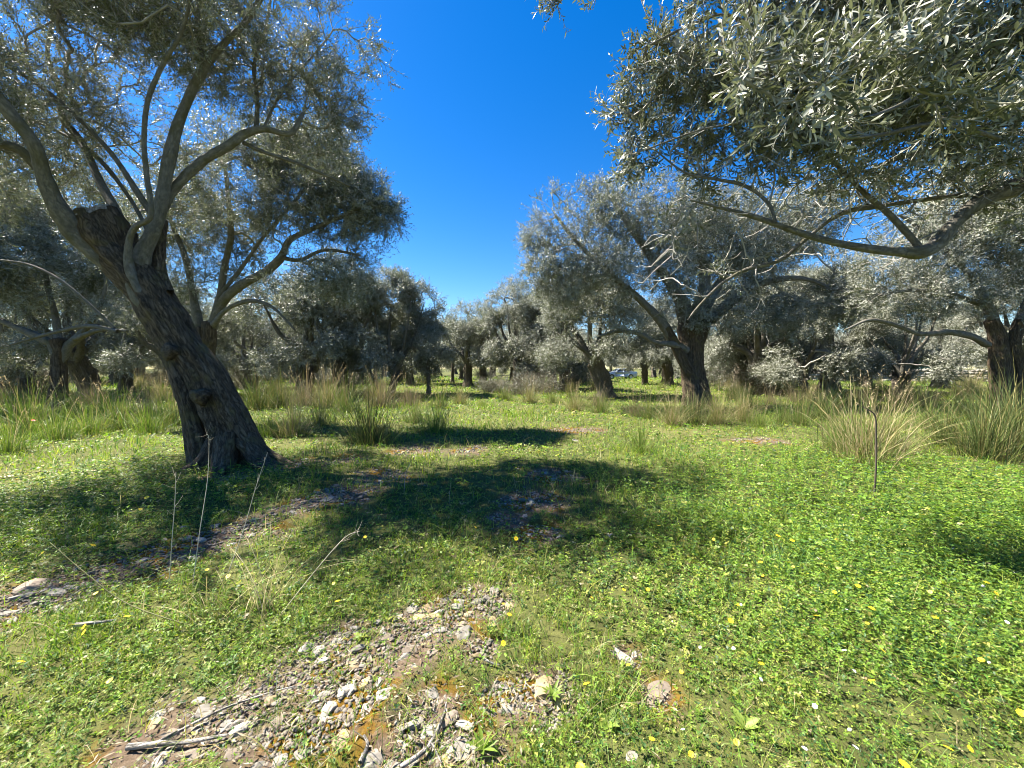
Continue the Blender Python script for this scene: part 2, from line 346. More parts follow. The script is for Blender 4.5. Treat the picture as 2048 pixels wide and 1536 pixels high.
# ------------------------------------------------------------------ olive trees
def sample_blobs(blobs, n, clump=.25, cscale=1.2, seed=0):
    """points through the crown volume, thinned where the noise leaves gaps"""
    b = np.array(blobs); wgt = b[:, 3] ** 2.3; 
    if b.shape[1] > 4: wgt = wgt * b[:, 4]
    k = rng.choice(len(b), n * 3, p=wgt / wgt.sum())
    d = nrm(rng.normal(size=(n * 3, 3))); r = rng.uniform(0, 1, n * 3) ** .42
    p = b[k, :3] + d * (r * b[k, 3])[:, None] * np.array([1, 1, .9])
    keep = noise3(p, cscale / 1.0, seed) + .5 * noise3(p, cscale * 2.6, seed + 2) > -clump
    p = p[keep & (p[:, 2] > .7)]
    return p[:n]
def grow(sp, sd, sr, targets, step=.22, wob=.05):
    """twigs that reach every target from the nearest fitting limb or twig"""
    n0 = len(sp); M = n0 + len(targets) * 14
    P = np.zeros((M, 3)); D = np.zeros((M, 3)); par = np.full(M, -1); P[:n0] = sp; D[:n0] = sd; n = n0; ends = []
    d0 = np.array([np.min(np.sum((sp - t) ** 2, 1)) for t in targets])
    for t in targets[np.argsort(d0)]:
        v = t - P[:n]; ds = np.sqrt((v * v).sum(1)) + 1e-6; ca = (v * D[:n]).sum(1) / ds
        j = int(np.argmin(ds * (1.7 - .7 * ca))); L = ds[j]; k = min(12, max(2, int(math.ceil(L / step))))
        if n + k > M: break
        tt = np.linspace(0, 1, k + 1)[1:, None]; p0 = P[j]; m0 = D[j] * L * .7; m1 = (nrm(v[j]) + np.array([0, 0, .25]) + rng.normal(0, .25, 3)) * L * .7
        h = (2 * tt ** 3 - 3 * tt ** 2 + 1) * p0 + (tt ** 3 - 2 * tt ** 2 + tt) * m0 + (-2 * tt ** 3 + 3 * tt ** 2) * t + (tt ** 3 - tt ** 2) * m1
        h[:-1] += rng.normal(0, wob * min(L, .8), (k - 1, 3)) if k > 1 else 0
        P[n:n + k] = h; prev = np.vstack([p0, h[:-1]]); D[n:n + k] = nrm(h - prev); par[n] = j; par[n + 1:n + k] = np.arange(n, n + k - 1); ends.append(n + k - 1); n += k
    cnt = np.zeros(n); cnt[ends] += 1
    for i in range(n - 1, n0 - 1, -1): cnt[par[i]] += cnt[i]
    return P[:n], D[:n], par[:n], cnt, np.array(ends), n0
def olive(label, base, trunk, limbs, blobs, n_targets, leaf_l, leaf_w, shoots=4, per=12, shoot_len=.28, fine=False, stems=False, seed=1, tip_r=.0035, clump=.25, cscale=1.2,
          group=None, leaf_mat=None, twig_sides=3, extra=None, bare_n=0, bare_blobs=(), leafy=.62, trunk_mat=None, name='olive_tree', name_cat='tree', sides=40, lobes=.16, rough=.12):
    """trunk: list of (pts, radii); limbs: list of (pts, radii); blobs: (x, y, z, r)"""
    root = empty(name, tuple(base), label, name_cat, group)
    a = Acc(); sp = []; sd = []; sr = []
    for i, (p, r) in enumerate(trunk):
        q, T, rr = tube(a, p, r, sides, 8, rough, lobes, seed + i, True, 0)
    if extra: extra(a)
    for i, (p, r) in enumerate(limbs):
        sd_ = 18 if max(r) > .05 else 8
        q, T, rr = tube(a, p, r, sd_, 6, .2, .10, seed + 7 + i, True, 1)
        sp.append(q[2:]); sd.append(T[2:]); sr.append(rr[2:])
    a.build('trunk', [trunk_mat or M_BARK, M_LIMB, M_DEAD], root, base, smooth=True)
    sp = np.vstack(sp); sd = np.vstack(sd); sr = np.concatenate(sr)
    tg = sample_blobs(blobs, n_targets, clump, cscale, seed); nb = 0
    if bare_n: tb = sample_blobs(bare_blobs, bare_n, .9, cscale, seed + 3); nb = len(tb)
    P, D, par, cnt, ends, n0 = grow(sp, sd, sr, tg)
    if nb:
        sp2 = P; P2, D2, par2, cnt2, ends2, m0 = grow(P, D, None, tb); par2[:m0] = par; cnt = np.concatenate([cnt, cnt2[m0:]]); P, D, par = P2, D2, par2
    rad = tip_r * np.maximum(cnt, 1) ** .43; rad[:n0] = sr
    idx = np.arange(n0, len(P)); pa = par[idx]; ra = np.minimum(rad[pa], rad[idx] * 1.25)
    tw = Acc(); prisms(tw, P[pa], P[idx], ra, rad[idx], twig_sides)
    # leafy shoots at the twig ends
    src = np.concatenate([ends, par[ends]]); src = src[src >= n0]
    o = np.repeat(src, shoots); o = o[rng.uniform(size=len(o)) < leafy]
    S0 = P[o]; Sd = nrm(D[o] * .8 + rng.normal(0, .62, (len(o), 3)) + np.array([0, 0, .18])); Sl = shoot_len * rng.uniform(.55, 1.25, len(o))
    if stems: prisms(tw, S0, S0 + Sd * Sl[:, None], np.full(len(o), tip_r * .62), np.full(len(o), tip_r * .3), 3)
    tw.build('branches', M_TWIG, root, base)
    k = per; f = (np.arange(k) + .6) / k
    LP = S0[:, None] + Sd[:, None] * (Sl[:, None] * f[None])[..., None]
    U = nrm(np.cross(Sd, rng.normal(size=Sd.shape))); V = np.cross(Sd, U)
    ph = (np.arange(k) // 2) * (math.pi / 2) + (np.arange(k) % 2) * math.pi
    ph = ph[None] + rng.normal(0, .4, (len(o), k))
    out = U[:, None] * np.cos(ph)[..., None] + V[:, None] * np.sin(ph)[..., None]
    LD = nrm(Sd[:, None] * .75 + out * .75 + rng.normal(0, .18, out.shape)); LN = nrm(Sd[:, None] * .7 - out * .7 + np.array([0, 0, .7]) + rng.normal(0, .35, out.shape))
    LP = LP.reshape(-1, 3); LD = LD.reshape(-1, 3); LN = LN.reshape(-1, 3); m = len(LP)
    cl = np.repeat(rng.uniform(0, 1, len(o)), k) * .5 + rng.uniform(0, 1, m) * .5
    lf = Acc(); leaves(lf, LP, LD, LN, leaf_l * rng.uniform(.6, 1.15, m), leaf_w * rng.uniform(.75, 1.2, m), .2, fine, 0, rnd=cl)
    lf.build('crown', leaf_mat or M_LEAF, root, base)
    return root
def limb(px, y0, y1, k=1.0):
    """limb through measured points; its width is freed of the lens's stretch away from the middle"""
    n = len(px); Y = np.linspace(y0, y1, n); q = np.array([p[:2] for p in px], float); w_ = np.array([p[2] for p in px], float)
    t = nrm(np.gradient(q, axis=0)); c = (q - np.array([1024, 768])) / F; rho = np.hypot(c[:, 0], c[:, 1]); rd = c / np.maximum(rho, 1e-6)[:, None]
    pr = np.abs(-t[:, 1] * rd[:, 0] + t[:, 0] * rd[:, 1]); st = np.sqrt(1 + (rho * pr) ** 2)
    return [at(p[0], p[1], y) for p, y in zip(px, Y)], list(np.maximum(.006, w_ * .5 * Y / F * k * .92 / st))
def blob(px, py, Y, r, dens=1.0): return (*at(px, py, Y), r, dens)

# the big leaning olive
def stump(a):
    for px, r0 in (([(440, 880, 5.75), (405, 930, 5.6), (362, 950, 5.5), (335, 962, 5.45)], .17), ([(455, 880, 5.7), (448, 930, 5.45), (440, 958, 5.25), (436, 985, 5.15)], .18), ([(490, 880, 5.75), (520, 925, 5.6), (548, 945, 5.5), (570, 962, 5.45)], .16), ([(430, 880, 5.9), (395, 915, 6.2), (370, 930, 6.5)], .16)):
        tube(a, [at(*p) for p in px], np.linspace(r0, .03, len(px)), 18, 6, .25, .2, px[0][0], True, 0)
    for px, py, Y, r0, q in ((345, 700, 5.62, .09, 4), (402, 790, 5.55, .09, 7)):
        c = at(px, py, Y); d = nrm(CAM - c + np.array([.5, 0, .6])); tube(a, [c - d * .20, c - d * .06, c - d * .01, c + d * .02], [r0 * 1.5, r0 * 1.05, r0 * .7, r0 * .3], 18, 5, .3, .25, q, True, 0)
    c = at(188, 432, 5.95)
    rnd = np.random.default_rng(3); pts = [at(250, 530, 5.95), at(218, 475, 5.93), at(194, 434, 5.92)]
    tube(a, pts, [.20, .29, .27], 28, 5, .16, .2, 5, False, 0)
    th = np.linspace(0, 2 * math.pi, 28, endpoint=False); ax = nrm(np.array(pts[2]) - np.array(pts[1])); u = nrm(np.cross(ax, [0, 1, 0])); v = np.cross(ax, u)
    rim = pts[2] + (np.cos(th)[:, None] * u + np.sin(th)[:, None] * v) * (.275 * (1 + .1 * np.sin(th * 5)))[:, None] + ax * rnd.uniform(-.03, .07, 28)[:, None]
    inn = pts[2] + (np.cos(th)[:, None] * u + np.sin(th)[:, None] * v) * .18 - ax * .12
    vv = np.vstack([rim, inn, [pts[2] - ax * .2]]); j = np.arange(28); k = (j + 1) % 28
    low = rim - ax * .07 + nrm(rim - pts[2]) * .004; a.add(np.vstack([low, rim]), np.stack([j, k, 28 + k, 28 + j], -1), None, 2, bark=np.vstack([low, rim]))
    a.add(vv, np.stack([j, k, 28 + k, 28 + j], -1), np.stack([28 + j, 28 + k, np.full(28, 56)], -1), 2, bark=vv)
lt_trunk = [limb([(478, 945, 120), (466, 905, 104), (446, 850, 80), (406, 760, 80), (352, 670, 92), (300, 580, 102), (250, 520, 106), (208, 475, 92), (190, 450, 66)], 5.85, 6.0),
            limb([(402, 940, 66), (394, 880, 52), (374, 800, 50), (354, 730, 50), (330, 660, 56)], 5.7, 5.9),
            limb([(535, 935, 50), (508, 900, 58), (468, 830, 62), (425, 745, 56), (385, 690, 44), (360, 650, 30)], 5.7, 6.0),
            limb([(600, 940, 14), (565, 928, 32), (515, 905, 54), (465, 840, 54), (430, 780, 40)], 5.6, 6.0),
            limb([(330, 590, 50), (318, 560, 52), (312, 520, 50), (318, 480, 40), (325, 440, 30)], 5.95, 6.2)]
lt_limbs = [limb([(235, 540, 60), (165, 480, 78), (132, 438, 66), (105, 395, 54), (85, 340, 50), (66, 285, 46), (20, 225, 40), (-40, 150, 32), (-110, 60, 24)], 5.95, 4.7),
            limb([(80, 340, 30), (40, 300, 28), (-10, 285, 24), (-80, 262, 18)], 5.6, 5.2),
            limb([(255, 500, 46), (232, 425, 34), (205, 375, 28), (182, 325, 27), (160, 280, 26), (126, 235, 24), (120, 180, 20), (95, 110, 15), (105, 30, 12), (95, -60, 9)], 6.2, 7.2),
            limb([(320, 650, 60), (278, 570, 84), (286, 508, 62), (308, 460, 50), (322, 410, 46), (335, 340, 42), (352, 265, 38), (378, 195, 36), (412, 130, 36), (450, 85, 28), (490, 45, 24), (525, -10, 20), (570, -90, 14)], 5.9, 5.7),
            limb([(412, 130, 22), (398, 90, 18), (395, 40, 17), (405, -40, 14), (400, -120, 10)], 5.75, 5.9),
            limb([(300, 620, 26), (262, 545, 34), (258, 490, 25), (270, 455, 22), (302, 430, 21), (293, 350, 18), (288, 280, 17), (296, 200, 17), (330, 120, 16), (358, 75, 14), (380, 0, 13), (380, -90, 10)], 5.75, 5.0),
            limb([(318, 430, 40), (345, 380, 38), (400, 325, 35), (455, 292, 34), (488, 268, 30), (530, 258, 21), (578, 268, 18), (600, 240, 15), (605, 228, 12)], 5.9, 6.5),
            limb([(485, 285, 13), (530, 305, 11), (590, 325, 10), (650, 350, 8), (700, 372, 6)], 6.3, 6.9),
            limb([(512, 262, 14), (515, 200, 13), (508, 130, 12), (530, 60, 10), (545, -20, 8)], 6.4, 6.7),
            limb([(525, 262, 9), (560, 190, 9), (610, 130, 8), (660, 70, 6)], 6.4, 6.9),
            limb([(318, 452, 20), (275, 385, 18), (225, 310, 15), (160, 240, 13), (90, 180, 12), (20, 135, 10), (-60, 90, 8)], 6.3, 5.8),
            limb([(300, 470, 18), (262, 400, 14), (200, 320, 12), (130, 270, 10), (50, 235, 8), (-40, 200, 7)], 6.5, 6.8)]
lt_blobs = [blob(90, 60, 6.0, 1.25), blob(270, 40, 6.2, 1.3), blob(430, 60, 6.3, 1.1), blob(590, 60, 6.6, 1.05), blob(690, 90, 6.9, .65), blob(640, 190, 6.8, .75), blob(500, 190, 6.6, .8, .7),
            blob(640, 300, 6.9, .55, .8), blob(-60, 130, 5.4, 1.4), blob(130, 210, 6.6, .8, .6), blob(330, 180, 6.8, .7, .5), blob(40, 260, 6.8, .7, .6), blob(-150, 330, 5.2, 1.0), blob(740, 130, 6.9, .3), blob(745, 150, 7, .4),
            blob(180, -40, 6.0, .9), blob(460, -40, 6.2, .8), blob(420, 300, 6.9, .45, .5), blob(560, 10, 6.2, .8), blob(380, 330, 7.2, .6, .5), blob(560, 330, 7.2, .6, .6), blob(690, 230, 7.0, .5), blob(330, 300, 7.4, .7, .8), blob(230, 250, 7.3, .8, .8), blob(380, 420, 7.5, .6, .7), blob(60, 330, 7, .8, .8), blob(140, 330, 7.2, .7, .8), blob(300, 20, 5.2, .8), blob(480, -60, 5.0, .7), blob(100, -20, 5.0, .8), (-5.6, 4.2, 6.0, .9, .45), (-4.3, 4.9, 6.6, .8, .4), (-6.6, 4.4, 5.6, .8, .8)]  # closing blobs: extra crown outside the view, added to shape the shade on the ground
lt_limbs = [(p, [x * .7 for x in r]) for p, r in lt_limbs]; lt_trunk = [(p, [x * .88 for x in r]) for p, r in lt_trunk]
rt_k = .85
lt_base = at(470, 940, 5.85); lt_base[2] = gz(lt_base[0], lt_base[1])
olive('large leaning olive tree with a thick fissured trunk and a sawn stump near its fork', lt_base, lt_trunk, lt_limbs, lt_blobs, 3600, .060, .0135, 5, 12, .26, stems=True, seed=2, clump=.30, cscale=1.15, leafy=.47, extra=stump, sides=72, lobes=.22, rough=.17, group='olive trees of the grove')

# the olive that reaches in from the right, its trunk beyond the frame
rt_base = np.array([6.3, 3.6, 0.0])
rt_trunk = [([(6.3, 3.6, -.1), (6.25, 3.6, .5), (6.1, 3.5, 1.2), (6.0, 3.4, 1.9), (5.9, 3.4, 2.4)], [.62, .46, .40, .42, .34])]
rt_j = np.array([5.9, 3.4, 2.3])
def rl(px, y0, y1, join=True):
    p, r = limb(px, y0, y1)
    if join: p = [rt_j, (rt_j + p[0]) / 2 + np.array([0, 0, .12])] + p; r = [r[0] * 1.9, r[0] * 1.4] + r
    return p, r
rt_limbs = [rl([(2090, 358, 52), (2048, 372, 46), (1965, 400, 40), (1910, 445, 37), (1872, 490, 36), (1838, 505, 32), (1800, 504, 22), (1720, 495, 20), (1640, 478, 18), (1575, 457, 16), (1510, 434, 13), (1440, 415, 9), (1380, 400, 6)], 3.3, 3.1),
            rl([(1842, 500, 24), (1825, 478, 21), (1780, 430, 20), (1722, 380, 17), (1672, 330, 11), (1610, 265, 8), (1560, 210, 6)], 3.2, 3.3, False),
            rl([(1552, 445, 10), (1535, 405, 11), (1490, 372, 11), (1430, 358, 9), (1370, 345, 7), (1310, 300, 5)], 3.1, 3.3, False),
            rl([(1990, 385, 14), (1880, 395, 12), (1760, 412, 11), (1680, 428, 11), (1610, 480, 11), (1560, 520, 10), (1490, 540, 9), (1440, 570, 7), (1395, 615, 6), (1376, 640, 4)], 3.3, 3.6, False),
            rl([(2090, 222, 30), (2030, 242, 22), (1970, 255, 18), (1890, 295, 15), (1800, 315, 12), (1735, 345, 9)], 2.9, 3.6),
            rl([(2000, 278, 14), (1930, 256, 13), (1850, 250, 12), (1760, 270, 10), (1660, 280, 7)], 2.5, 2.6, False),
            rl([(2100, 60, 40), (2000, 70, 30), (1880, 60, 24), (1750, 45, 18), (1660, 5, 15), (1580, -5, 13), (1500, 40, 10), (1440, 30, 9), (1370, 55, 7), (1300, 90, 5)], 2.9, 3.1),
            rl([(1880, 60, 16), (1790, 120, 12), (1700, 150, 10), (1600, 200, 8), (1500, 240, 7), (1400, 260, 5), (1290, 300, 4)], 2.8, 2.9, False),
            rl([(1750, 45, 12), (1640, 90, 10), (1560, 130, 8), (1480, 150, 6)], 2.6, 1.8, False),
            rl([(2000, 70, 18), (1900, 140, 14), (1820, 200, 12), (1720, 240, 9), (1640, 250, 7)], 2.7, 1.9, False),
            rl([(2120, -80, 30), (1950, -100, 24), (1750, -110, 18), (1500, -90, 14), (1300, -60, 10), (1150, -20, 6)], 2.9, 3.3)]
rt_limbs = [(p, [x * rt_k for x in r]) for p, r in rt_limbs]
rt_blobs = [blob(1350, 170, 3.4, .42), blob(1480, 250, 3.2, .5), blob(1420, 100, 3.2, .45), blob(1570, 130, 2.9, .5), blob(1720, 120, 2.8, .6), blob(1880, 130, 2.9, .65), blob(2010, 130, 2.9, .7), blob(1650, 260, 3.0, .5, .8),
            blob(1800, 270, 3.1, .5, .7), blob(1960, 280, 3.1, .5, .7), blob(1390, 330, 3.4, .32), blob(1280, 290, 3.5, .26), blob(1240, 240, 3.5, .16), blob(1260, 330, 3.4, .15), blob(1310, 60, 3.2, .3), blob(1200, 10, 3.3, .22), blob(1110, -15, 3.4, .14),
            blob(1450, -30, 3.0, .5), blob(1700, -60, 2.8, .6), blob(1950, -60, 2.8, .7), blob(1500, 100, 1.75, .18), blob(1600, 150, 1.65, .22), blob(1740, 180, 1.8, .22), blob(1850, 90, 1.7, .22), blob(1980, 200, 1.7, .22),
            blob(1500, 360, 3.3, .3, .7), blob(1640, 380, 3.4, .3, .5), blob(1760, 390, 3.5, .3, .5), blob(1900, 380, 3.6, .35, .5), blob(1470, 520, 3.5, .2, .35), blob(1350, 430, 3.4, .22, .5), blob(2080, 330, 3.3, .5), blob(1270, 160, 3.4, .2, .8)]
olive('olive tree reaching in over the meadow with bare forked boughs and large near leaves', rt_base, rt_trunk, rt_limbs, rt_blobs, 2000, .055, .0135, 4, 12, .20, fine=True, stems=True, seed=5, tip_r=.003, clump=.4, cscale=2.6, bare_n=800, leafy=.46, bare_blobs=[blob(1450, 420, 3.3, .6), blob(1600, 420, 3.4, .6), blob(1780, 420, 3.5, .6), blob(1350, 520, 3.5, .4), blob(1500, 560, 3.6, .35), blob(1700, 250, 3, .7), blob(1950, 330, 3.2, .6), blob(1400, 200, 3.2, .6)], group='olive trees of the grove')

# second olive behind the leaning trunk
b2 = at(412, 850, 9.6); b2[2] = gz(b2[0], b2[1])
olive('dark many-limbed olive tree standing close behind the large leaning trunk', b2,
      [limb([(410, 862, 70), (412, 800, 52), (410, 730, 46), (416, 680, 46), (420, 645, 34)], 9.6, 9.6), limb([(405, 760, 30), (400, 700, 26), (398, 655, 22)], 9.5, 9.5)],
      [limb([(422, 660, 24), (440, 590, 17), (450, 530, 15), (462, 470, 14), (458, 410, 12), (450, 330, 8)], 9.6, 9.4),
       limb([(422, 660, 24), (445, 605, 22), (480, 572, 21), (530, 545, 20), (562, 515, 18), (578, 482, 15), (620, 460, 11), (690, 430, 8), (750, 400, 5)], 9.6, 9.0),
       limb([(425, 650, 12), (455, 618, 9), (500, 602, 8), (545, 615, 6), (590, 660, 4)], 9.5, 9.0),
       limb([(400, 660, 22), (385, 590, 16), (372, 520, 13), (345, 450, 10), (320, 380, 7)], 9.6, 9.8),
       limb([(562, 515, 10), (600, 520, 8), (650, 500, 7), (720, 510, 5)], 9.3, 9.2),
       limb([(440, 590, 12), (480, 540, 9), (530, 470, 8), (600, 390, 7), (650, 320, 5)], 9.5, 9.8)],
      [blob(560, 380, 9.6, 1.3), blob(680, 400, 9.4, 1.05), blob(740, 440, 9.3, .75), blob(640, 300, 9.8, .9, .9), blob(470, 400, 9.8, 1.4, .8), blob(350, 430, 10, 1.2, .8), blob(700, 340, 9.6, .6), blob(775, 455, 9.2, .35), blob(720, 500, 9.3, .45), blob(600, 470, 9.3, .8, .7),
       blob(640, 560, 9.2, .6, .6), blob(260, 480, 10.2, 1.1, .8), blob(470, 300, 9.9, 1.0, .7), blob(380, 560, 9.8, .8, .5), blob(550, 590, 9.1, .5, .5), blob(745, 380, 9.5, .5), blob(770, 420, 9.3, .45), blob(690, 560, 9.2, .7, .8), blob(200, 400, 10.5, 1.0, .8), blob(480, 520, 10, .8, .5), blob(560, 310, 9.8, .9)],
      3200, .072, .0165, 5, 12, .33, leafy=.58, seed=9, tip_r=.0045, clump=.28, cscale=1.2, group='olive trees of the grove')

# the thick-trunked olive of the right middle distance
b3 = at(1388, 815, 14.6); b3[2] = gz(b3[0], b3[1])
olive('broad olive tree with a stout dark trunk standing in tall straw grass', b3,
      [limb([(1394, 832, 84), (1391, 800, 66), (1386, 760, 54), (1382, 715, 52), (1382, 680, 56), (1376, 650, 46), (1372, 632, 30)], 14.6, 14.6), limb([(1380, 745, 30), (1362, 712, 26), (1346, 680, 22), (1332, 655, 18)], 14.4, 14.3), limb([(1388, 700, 34), (1402, 668, 28), (1416, 640, 20)], 14.5, 14.5)],
      [limb([(1372, 700, 20), (1350, 690, 15), (1310, 684, 10), (1280, 668, 9), (1240, 662, 8), (1200, 672, 5)], 14.4, 13.6), limb([(1345, 680, 24), (1320, 640, 20), (1270, 590, 15), (1210, 540, 12), (1150, 480, 9), (1110, 430, 6)], 14.4, 14.0),
       limb([(1375, 640, 40), (1350, 580, 26), (1300, 510, 18), (1250, 440, 12), (1220, 390, 7)], 14.6, 15), limb([(1395, 640, 40), (1410, 570, 26), (1400, 500, 18), (1380, 430, 12)], 14.6, 15.4),
       limb([(1420, 640, 26), (1480, 590, 18), (1550, 560, 13), (1620, 560, 9), (1680, 590, 6)], 14.5, 14.0), limb([(1410, 620, 20), (1460, 530, 16), (1520, 450, 11)], 14.6, 16)],
      [blob(1130, 440, 14, 1.25), blob(1220, 430, 14.6, 1.5), blob(1330, 450, 15, 1.9), blob(1450, 470, 15.5, 2.0), blob(1100, 540, 13.8, 1.1), blob(1200, 560, 14, 1.5), blob(1290, 600, 13.9, 1.1), blob(1140, 610, 13.6, .8, .8), blob(1420, 560, 14.6, 1.5), blob(1540, 540, 14.8, 1.8), blob(1640, 570, 14.4, 1.5),
       blob(1095, 400, 14, .6), blob(1180, 400, 14.2, .75), blob(1250, 640, 13.6, .7, .8), blob(1480, 630, 14.0, .9, .8), blob(1580, 640, 14.0, .8, .7), blob(1060, 480, 13.8, .5), blob(1350, 560, 14.2, 1.4), blob(1700, 620, 14, .8, .7), blob(1600, 440, 16, 1.6), blob(1560, 620, 14.6, .8, .7), blob(1400, 640, 13.9, .6, .5)],
      4000, .092, .0225, 5, 12, .42, leafy=.62, seed=13, tip_r=.006, clump=.35, cscale=.8, group='olive trees of the grove', leaf_mat=M_LEAF_FAR)

# olive at the right edge, and the one in the left background
b4 = at(2012, 830, 12.5); b4[2] = gz(b4[0], b4[1])
olive('olive tree with a twisted split trunk behind the dark rush clump at the right edge', b4,
      [limb([(2012, 840, 80), (2008, 800, 62), (2002, 750, 56), (1998, 700, 50), (1992, 665, 46), (1980, 640, 34)], 12.5, 12.5), limb([(2040, 820, 40), (2042, 740, 34), (2028, 690, 32), (2040, 640, 26)], 12.3, 12.3)],
      [limb([(1975, 690, 16), (1940, 672, 14), (1890, 664, 12), (1840, 668, 9), (1790, 650, 8), (1740, 640, 7), (1690, 660, 4)], 12.4, 11.4), limb([(1988, 650, 30), (1970, 600, 24), (1930, 540, 16), (1870, 480, 11), (1800, 430, 7)], 12.5, 12.2),
       limb([(2030, 660, 30), (2060, 590, 22), (2080, 500, 16), (2060, 420, 10)], 12.4, 12.6), limb([(2045, 660, 26), (2110, 610, 20), (2200, 560, 14)], 12.3, 12), limb([(1968, 610, 14), (1900, 590, 11), (1830, 580, 8), (1760, 590, 5)], 12.4, 11.6)],
      [blob(1850, 480, 12.4, 1.4), blob(1960, 480, 12.6, 1.6), blob(2090, 480, 12.6, 1.8), blob(1770, 540, 12, 1.0, .8), blob(1880, 580, 12, 1.0, .8), blob(1980, 590, 12.2, .9, .7), blob(1830, 630, 11.8, .6, .6), blob(2080, 600, 12.2, 1.0, .7), blob(1740, 600, 11.8, .6, .6), blob(1920, 400, 13, 1.3), blob(2200, 520, 12.4, 1.4), blob(2030, 390, 13, 1.4)],
      2400, .085, .021, 5, 12, .38, leafy=.66, seed=17, tip_r=.005, clump=.25, cscale=1.0, group='olive trees of the grove', leaf_mat=M_LEAF_FAR)
b5 = at(118, 800, 13); b5[2] = gz(b5[0], b5[1])
olive('olive tree with a trunk flaring into a wide fork behind the grass bank', b5,
      [limb([(118, 815, 60), (118, 770, 42), (118, 730, 38), (120, 700, 44), (118, 680, 50)], 13, 13)],
      [limb([(118, 740, 20), (110, 700, 26), (90, 680, 20), (50, 662, 15), (0, 640, 11), (-60, 600, 8)], 13, 12.6), limb([(118, 740, 20), (130, 700, 26), (155, 675, 20), (180, 645, 15), (205, 600, 10), (215, 540, 6)], 13, 13),
       limb([(118, 690, 24), (110, 630, 16), (95, 570, 12), (90, 500, 8)], 13, 13.4), limb([(150, 678, 12), (200, 660, 9), (255, 662, 6)], 12.8, 11.8), limb([(235, 663, 9), (180, 652, 8), (120, 662, 7), (60, 678, 6), (20, 690, 4)], 11.8, 11.4),
       limb([(228, 656, 8), (180, 610, 7), (120, 560, 6), (60, 530, 5), (0, 520, 4)], 11.8, 11.2)],
      [blob(100, 540, 13.2, 1.7), blob(0, 520, 12.8, 1.6), blob(200, 560, 13.4, 1.2), blob(-100, 500, 12.6, 1.8), blob(60, 430, 13.4, 1.5), blob(30, 610, 12.4, .8, .6), blob(220, 630, 13, .7, .5), blob(160, 470, 13.8, 1.2), blob(-40, 400, 13, 1.5)],
      2200, .085, .021, 5, 12, .38, leafy=.66, seed=21, tip_r=.005, clump=.2, cscale=1.0, group='olive trees of the grove', leaf_mat=M_LEAF_FAR)

# kinds of olive further off, each built once and then set out as copies
def kind(seed, H, Rc, trunk_r, trunk_h, n_limb, label, n_t=900, lean=0.0, low=1.4, stems=1):
    g = np.random.default_rng(seed); tr = []
    top = np.array([lean, 0, trunk_h])
    for s in range(stems):
        off = np.array([g.normal(0, .3), g.normal(0, .2), 0]) * (stems > 1); sc = 1 / (stems ** .5)
        pts = [off * .6 + (0, 0, -.15), off * .8 + (lean * .15, 0, trunk_h * .25), off + (lean * .5, g.normal(0, .08), trunk_h * .6), top + off * 1.6]
        tr.append((pts, [trunk_r * 1.5 * sc, trunk_r * 1.05 * sc, trunk_r * .95 * sc, trunk_r * .9 * sc]))
    limbs = []; blobs = []
    for i in range(n_limb):
        az = 2 * math.pi * (i + g.uniform(-.3, .3)) / n_limb; rr = Rc * g.uniform(.45, .7); z = H * g.uniform(.55, .78)
        c = np.array([top[0] + math.cos(az) * rr, math.sin(az) * rr, z]); m = (top + c) / 2 + np.array([math.cos(az), math.sin(az), .2]) * Rc * .12
        q = top * .75 + c * .25 + g.normal(0, .12, 3)
        limbs.append(([top - np.array([0, 0, .2]), q, m, c], [trunk_r * .55, trunk_r * .4, trunk_r * .25, trunk_r * .08])); blobs.append((*c, Rc * g.uniform(.38, .5), 1))
        lo = np.array([top[0] + math.cos(az + .5) * Rc * .75, math.sin(az + .5) * Rc * .75, low + g.uniform(.2, 1.2)]); blobs.append((*lo, Rc * g.uniform(.22, .34), .9))
    blobs.append((top[0], 0, H * .8, Rc * .5, 1)); limbs.append(([top - np.array([0, 0, .2]), top + (g.normal(0, .2), g.normal(0, .2), (H - trunk_h) * .3), (top[0], 0, H * .75)], [trunk_r * .5, trunk_r * .3, trunk_r * .08]))
    return olive(label, np.zeros(3), tr, limbs, blobs, n_t, .115, .029, 5, 12, .46, leafy=.72, seed=seed, tip_r=.008, clump=.3, cscale=.9, group='olive trees of the grove', leaf_mat=M_LEAF_FAR, sides=24, trunk_mat=M_BARK_GREY, lobes=.28, rough=.22)
KINDS = {}
def place(kd, px, Y, label, rz=0.0, sc=1.0, group='olive trees of the grove'):
    x = (px - 1024) / F * Y; loc = (x, Y, float(gz(x, Y)))
    if kd not in KINDS:
        p = PROTO[kd]; KINDS[kd] = r = kind(*p[:6], label, *p[6:]); r.location = loc; r.rotation_euler[2] = rz; r.scale = (sc, sc, sc); r['group'] = group
        return r
    return dup(KINDS[kd], loc, rz, sc, label, group)
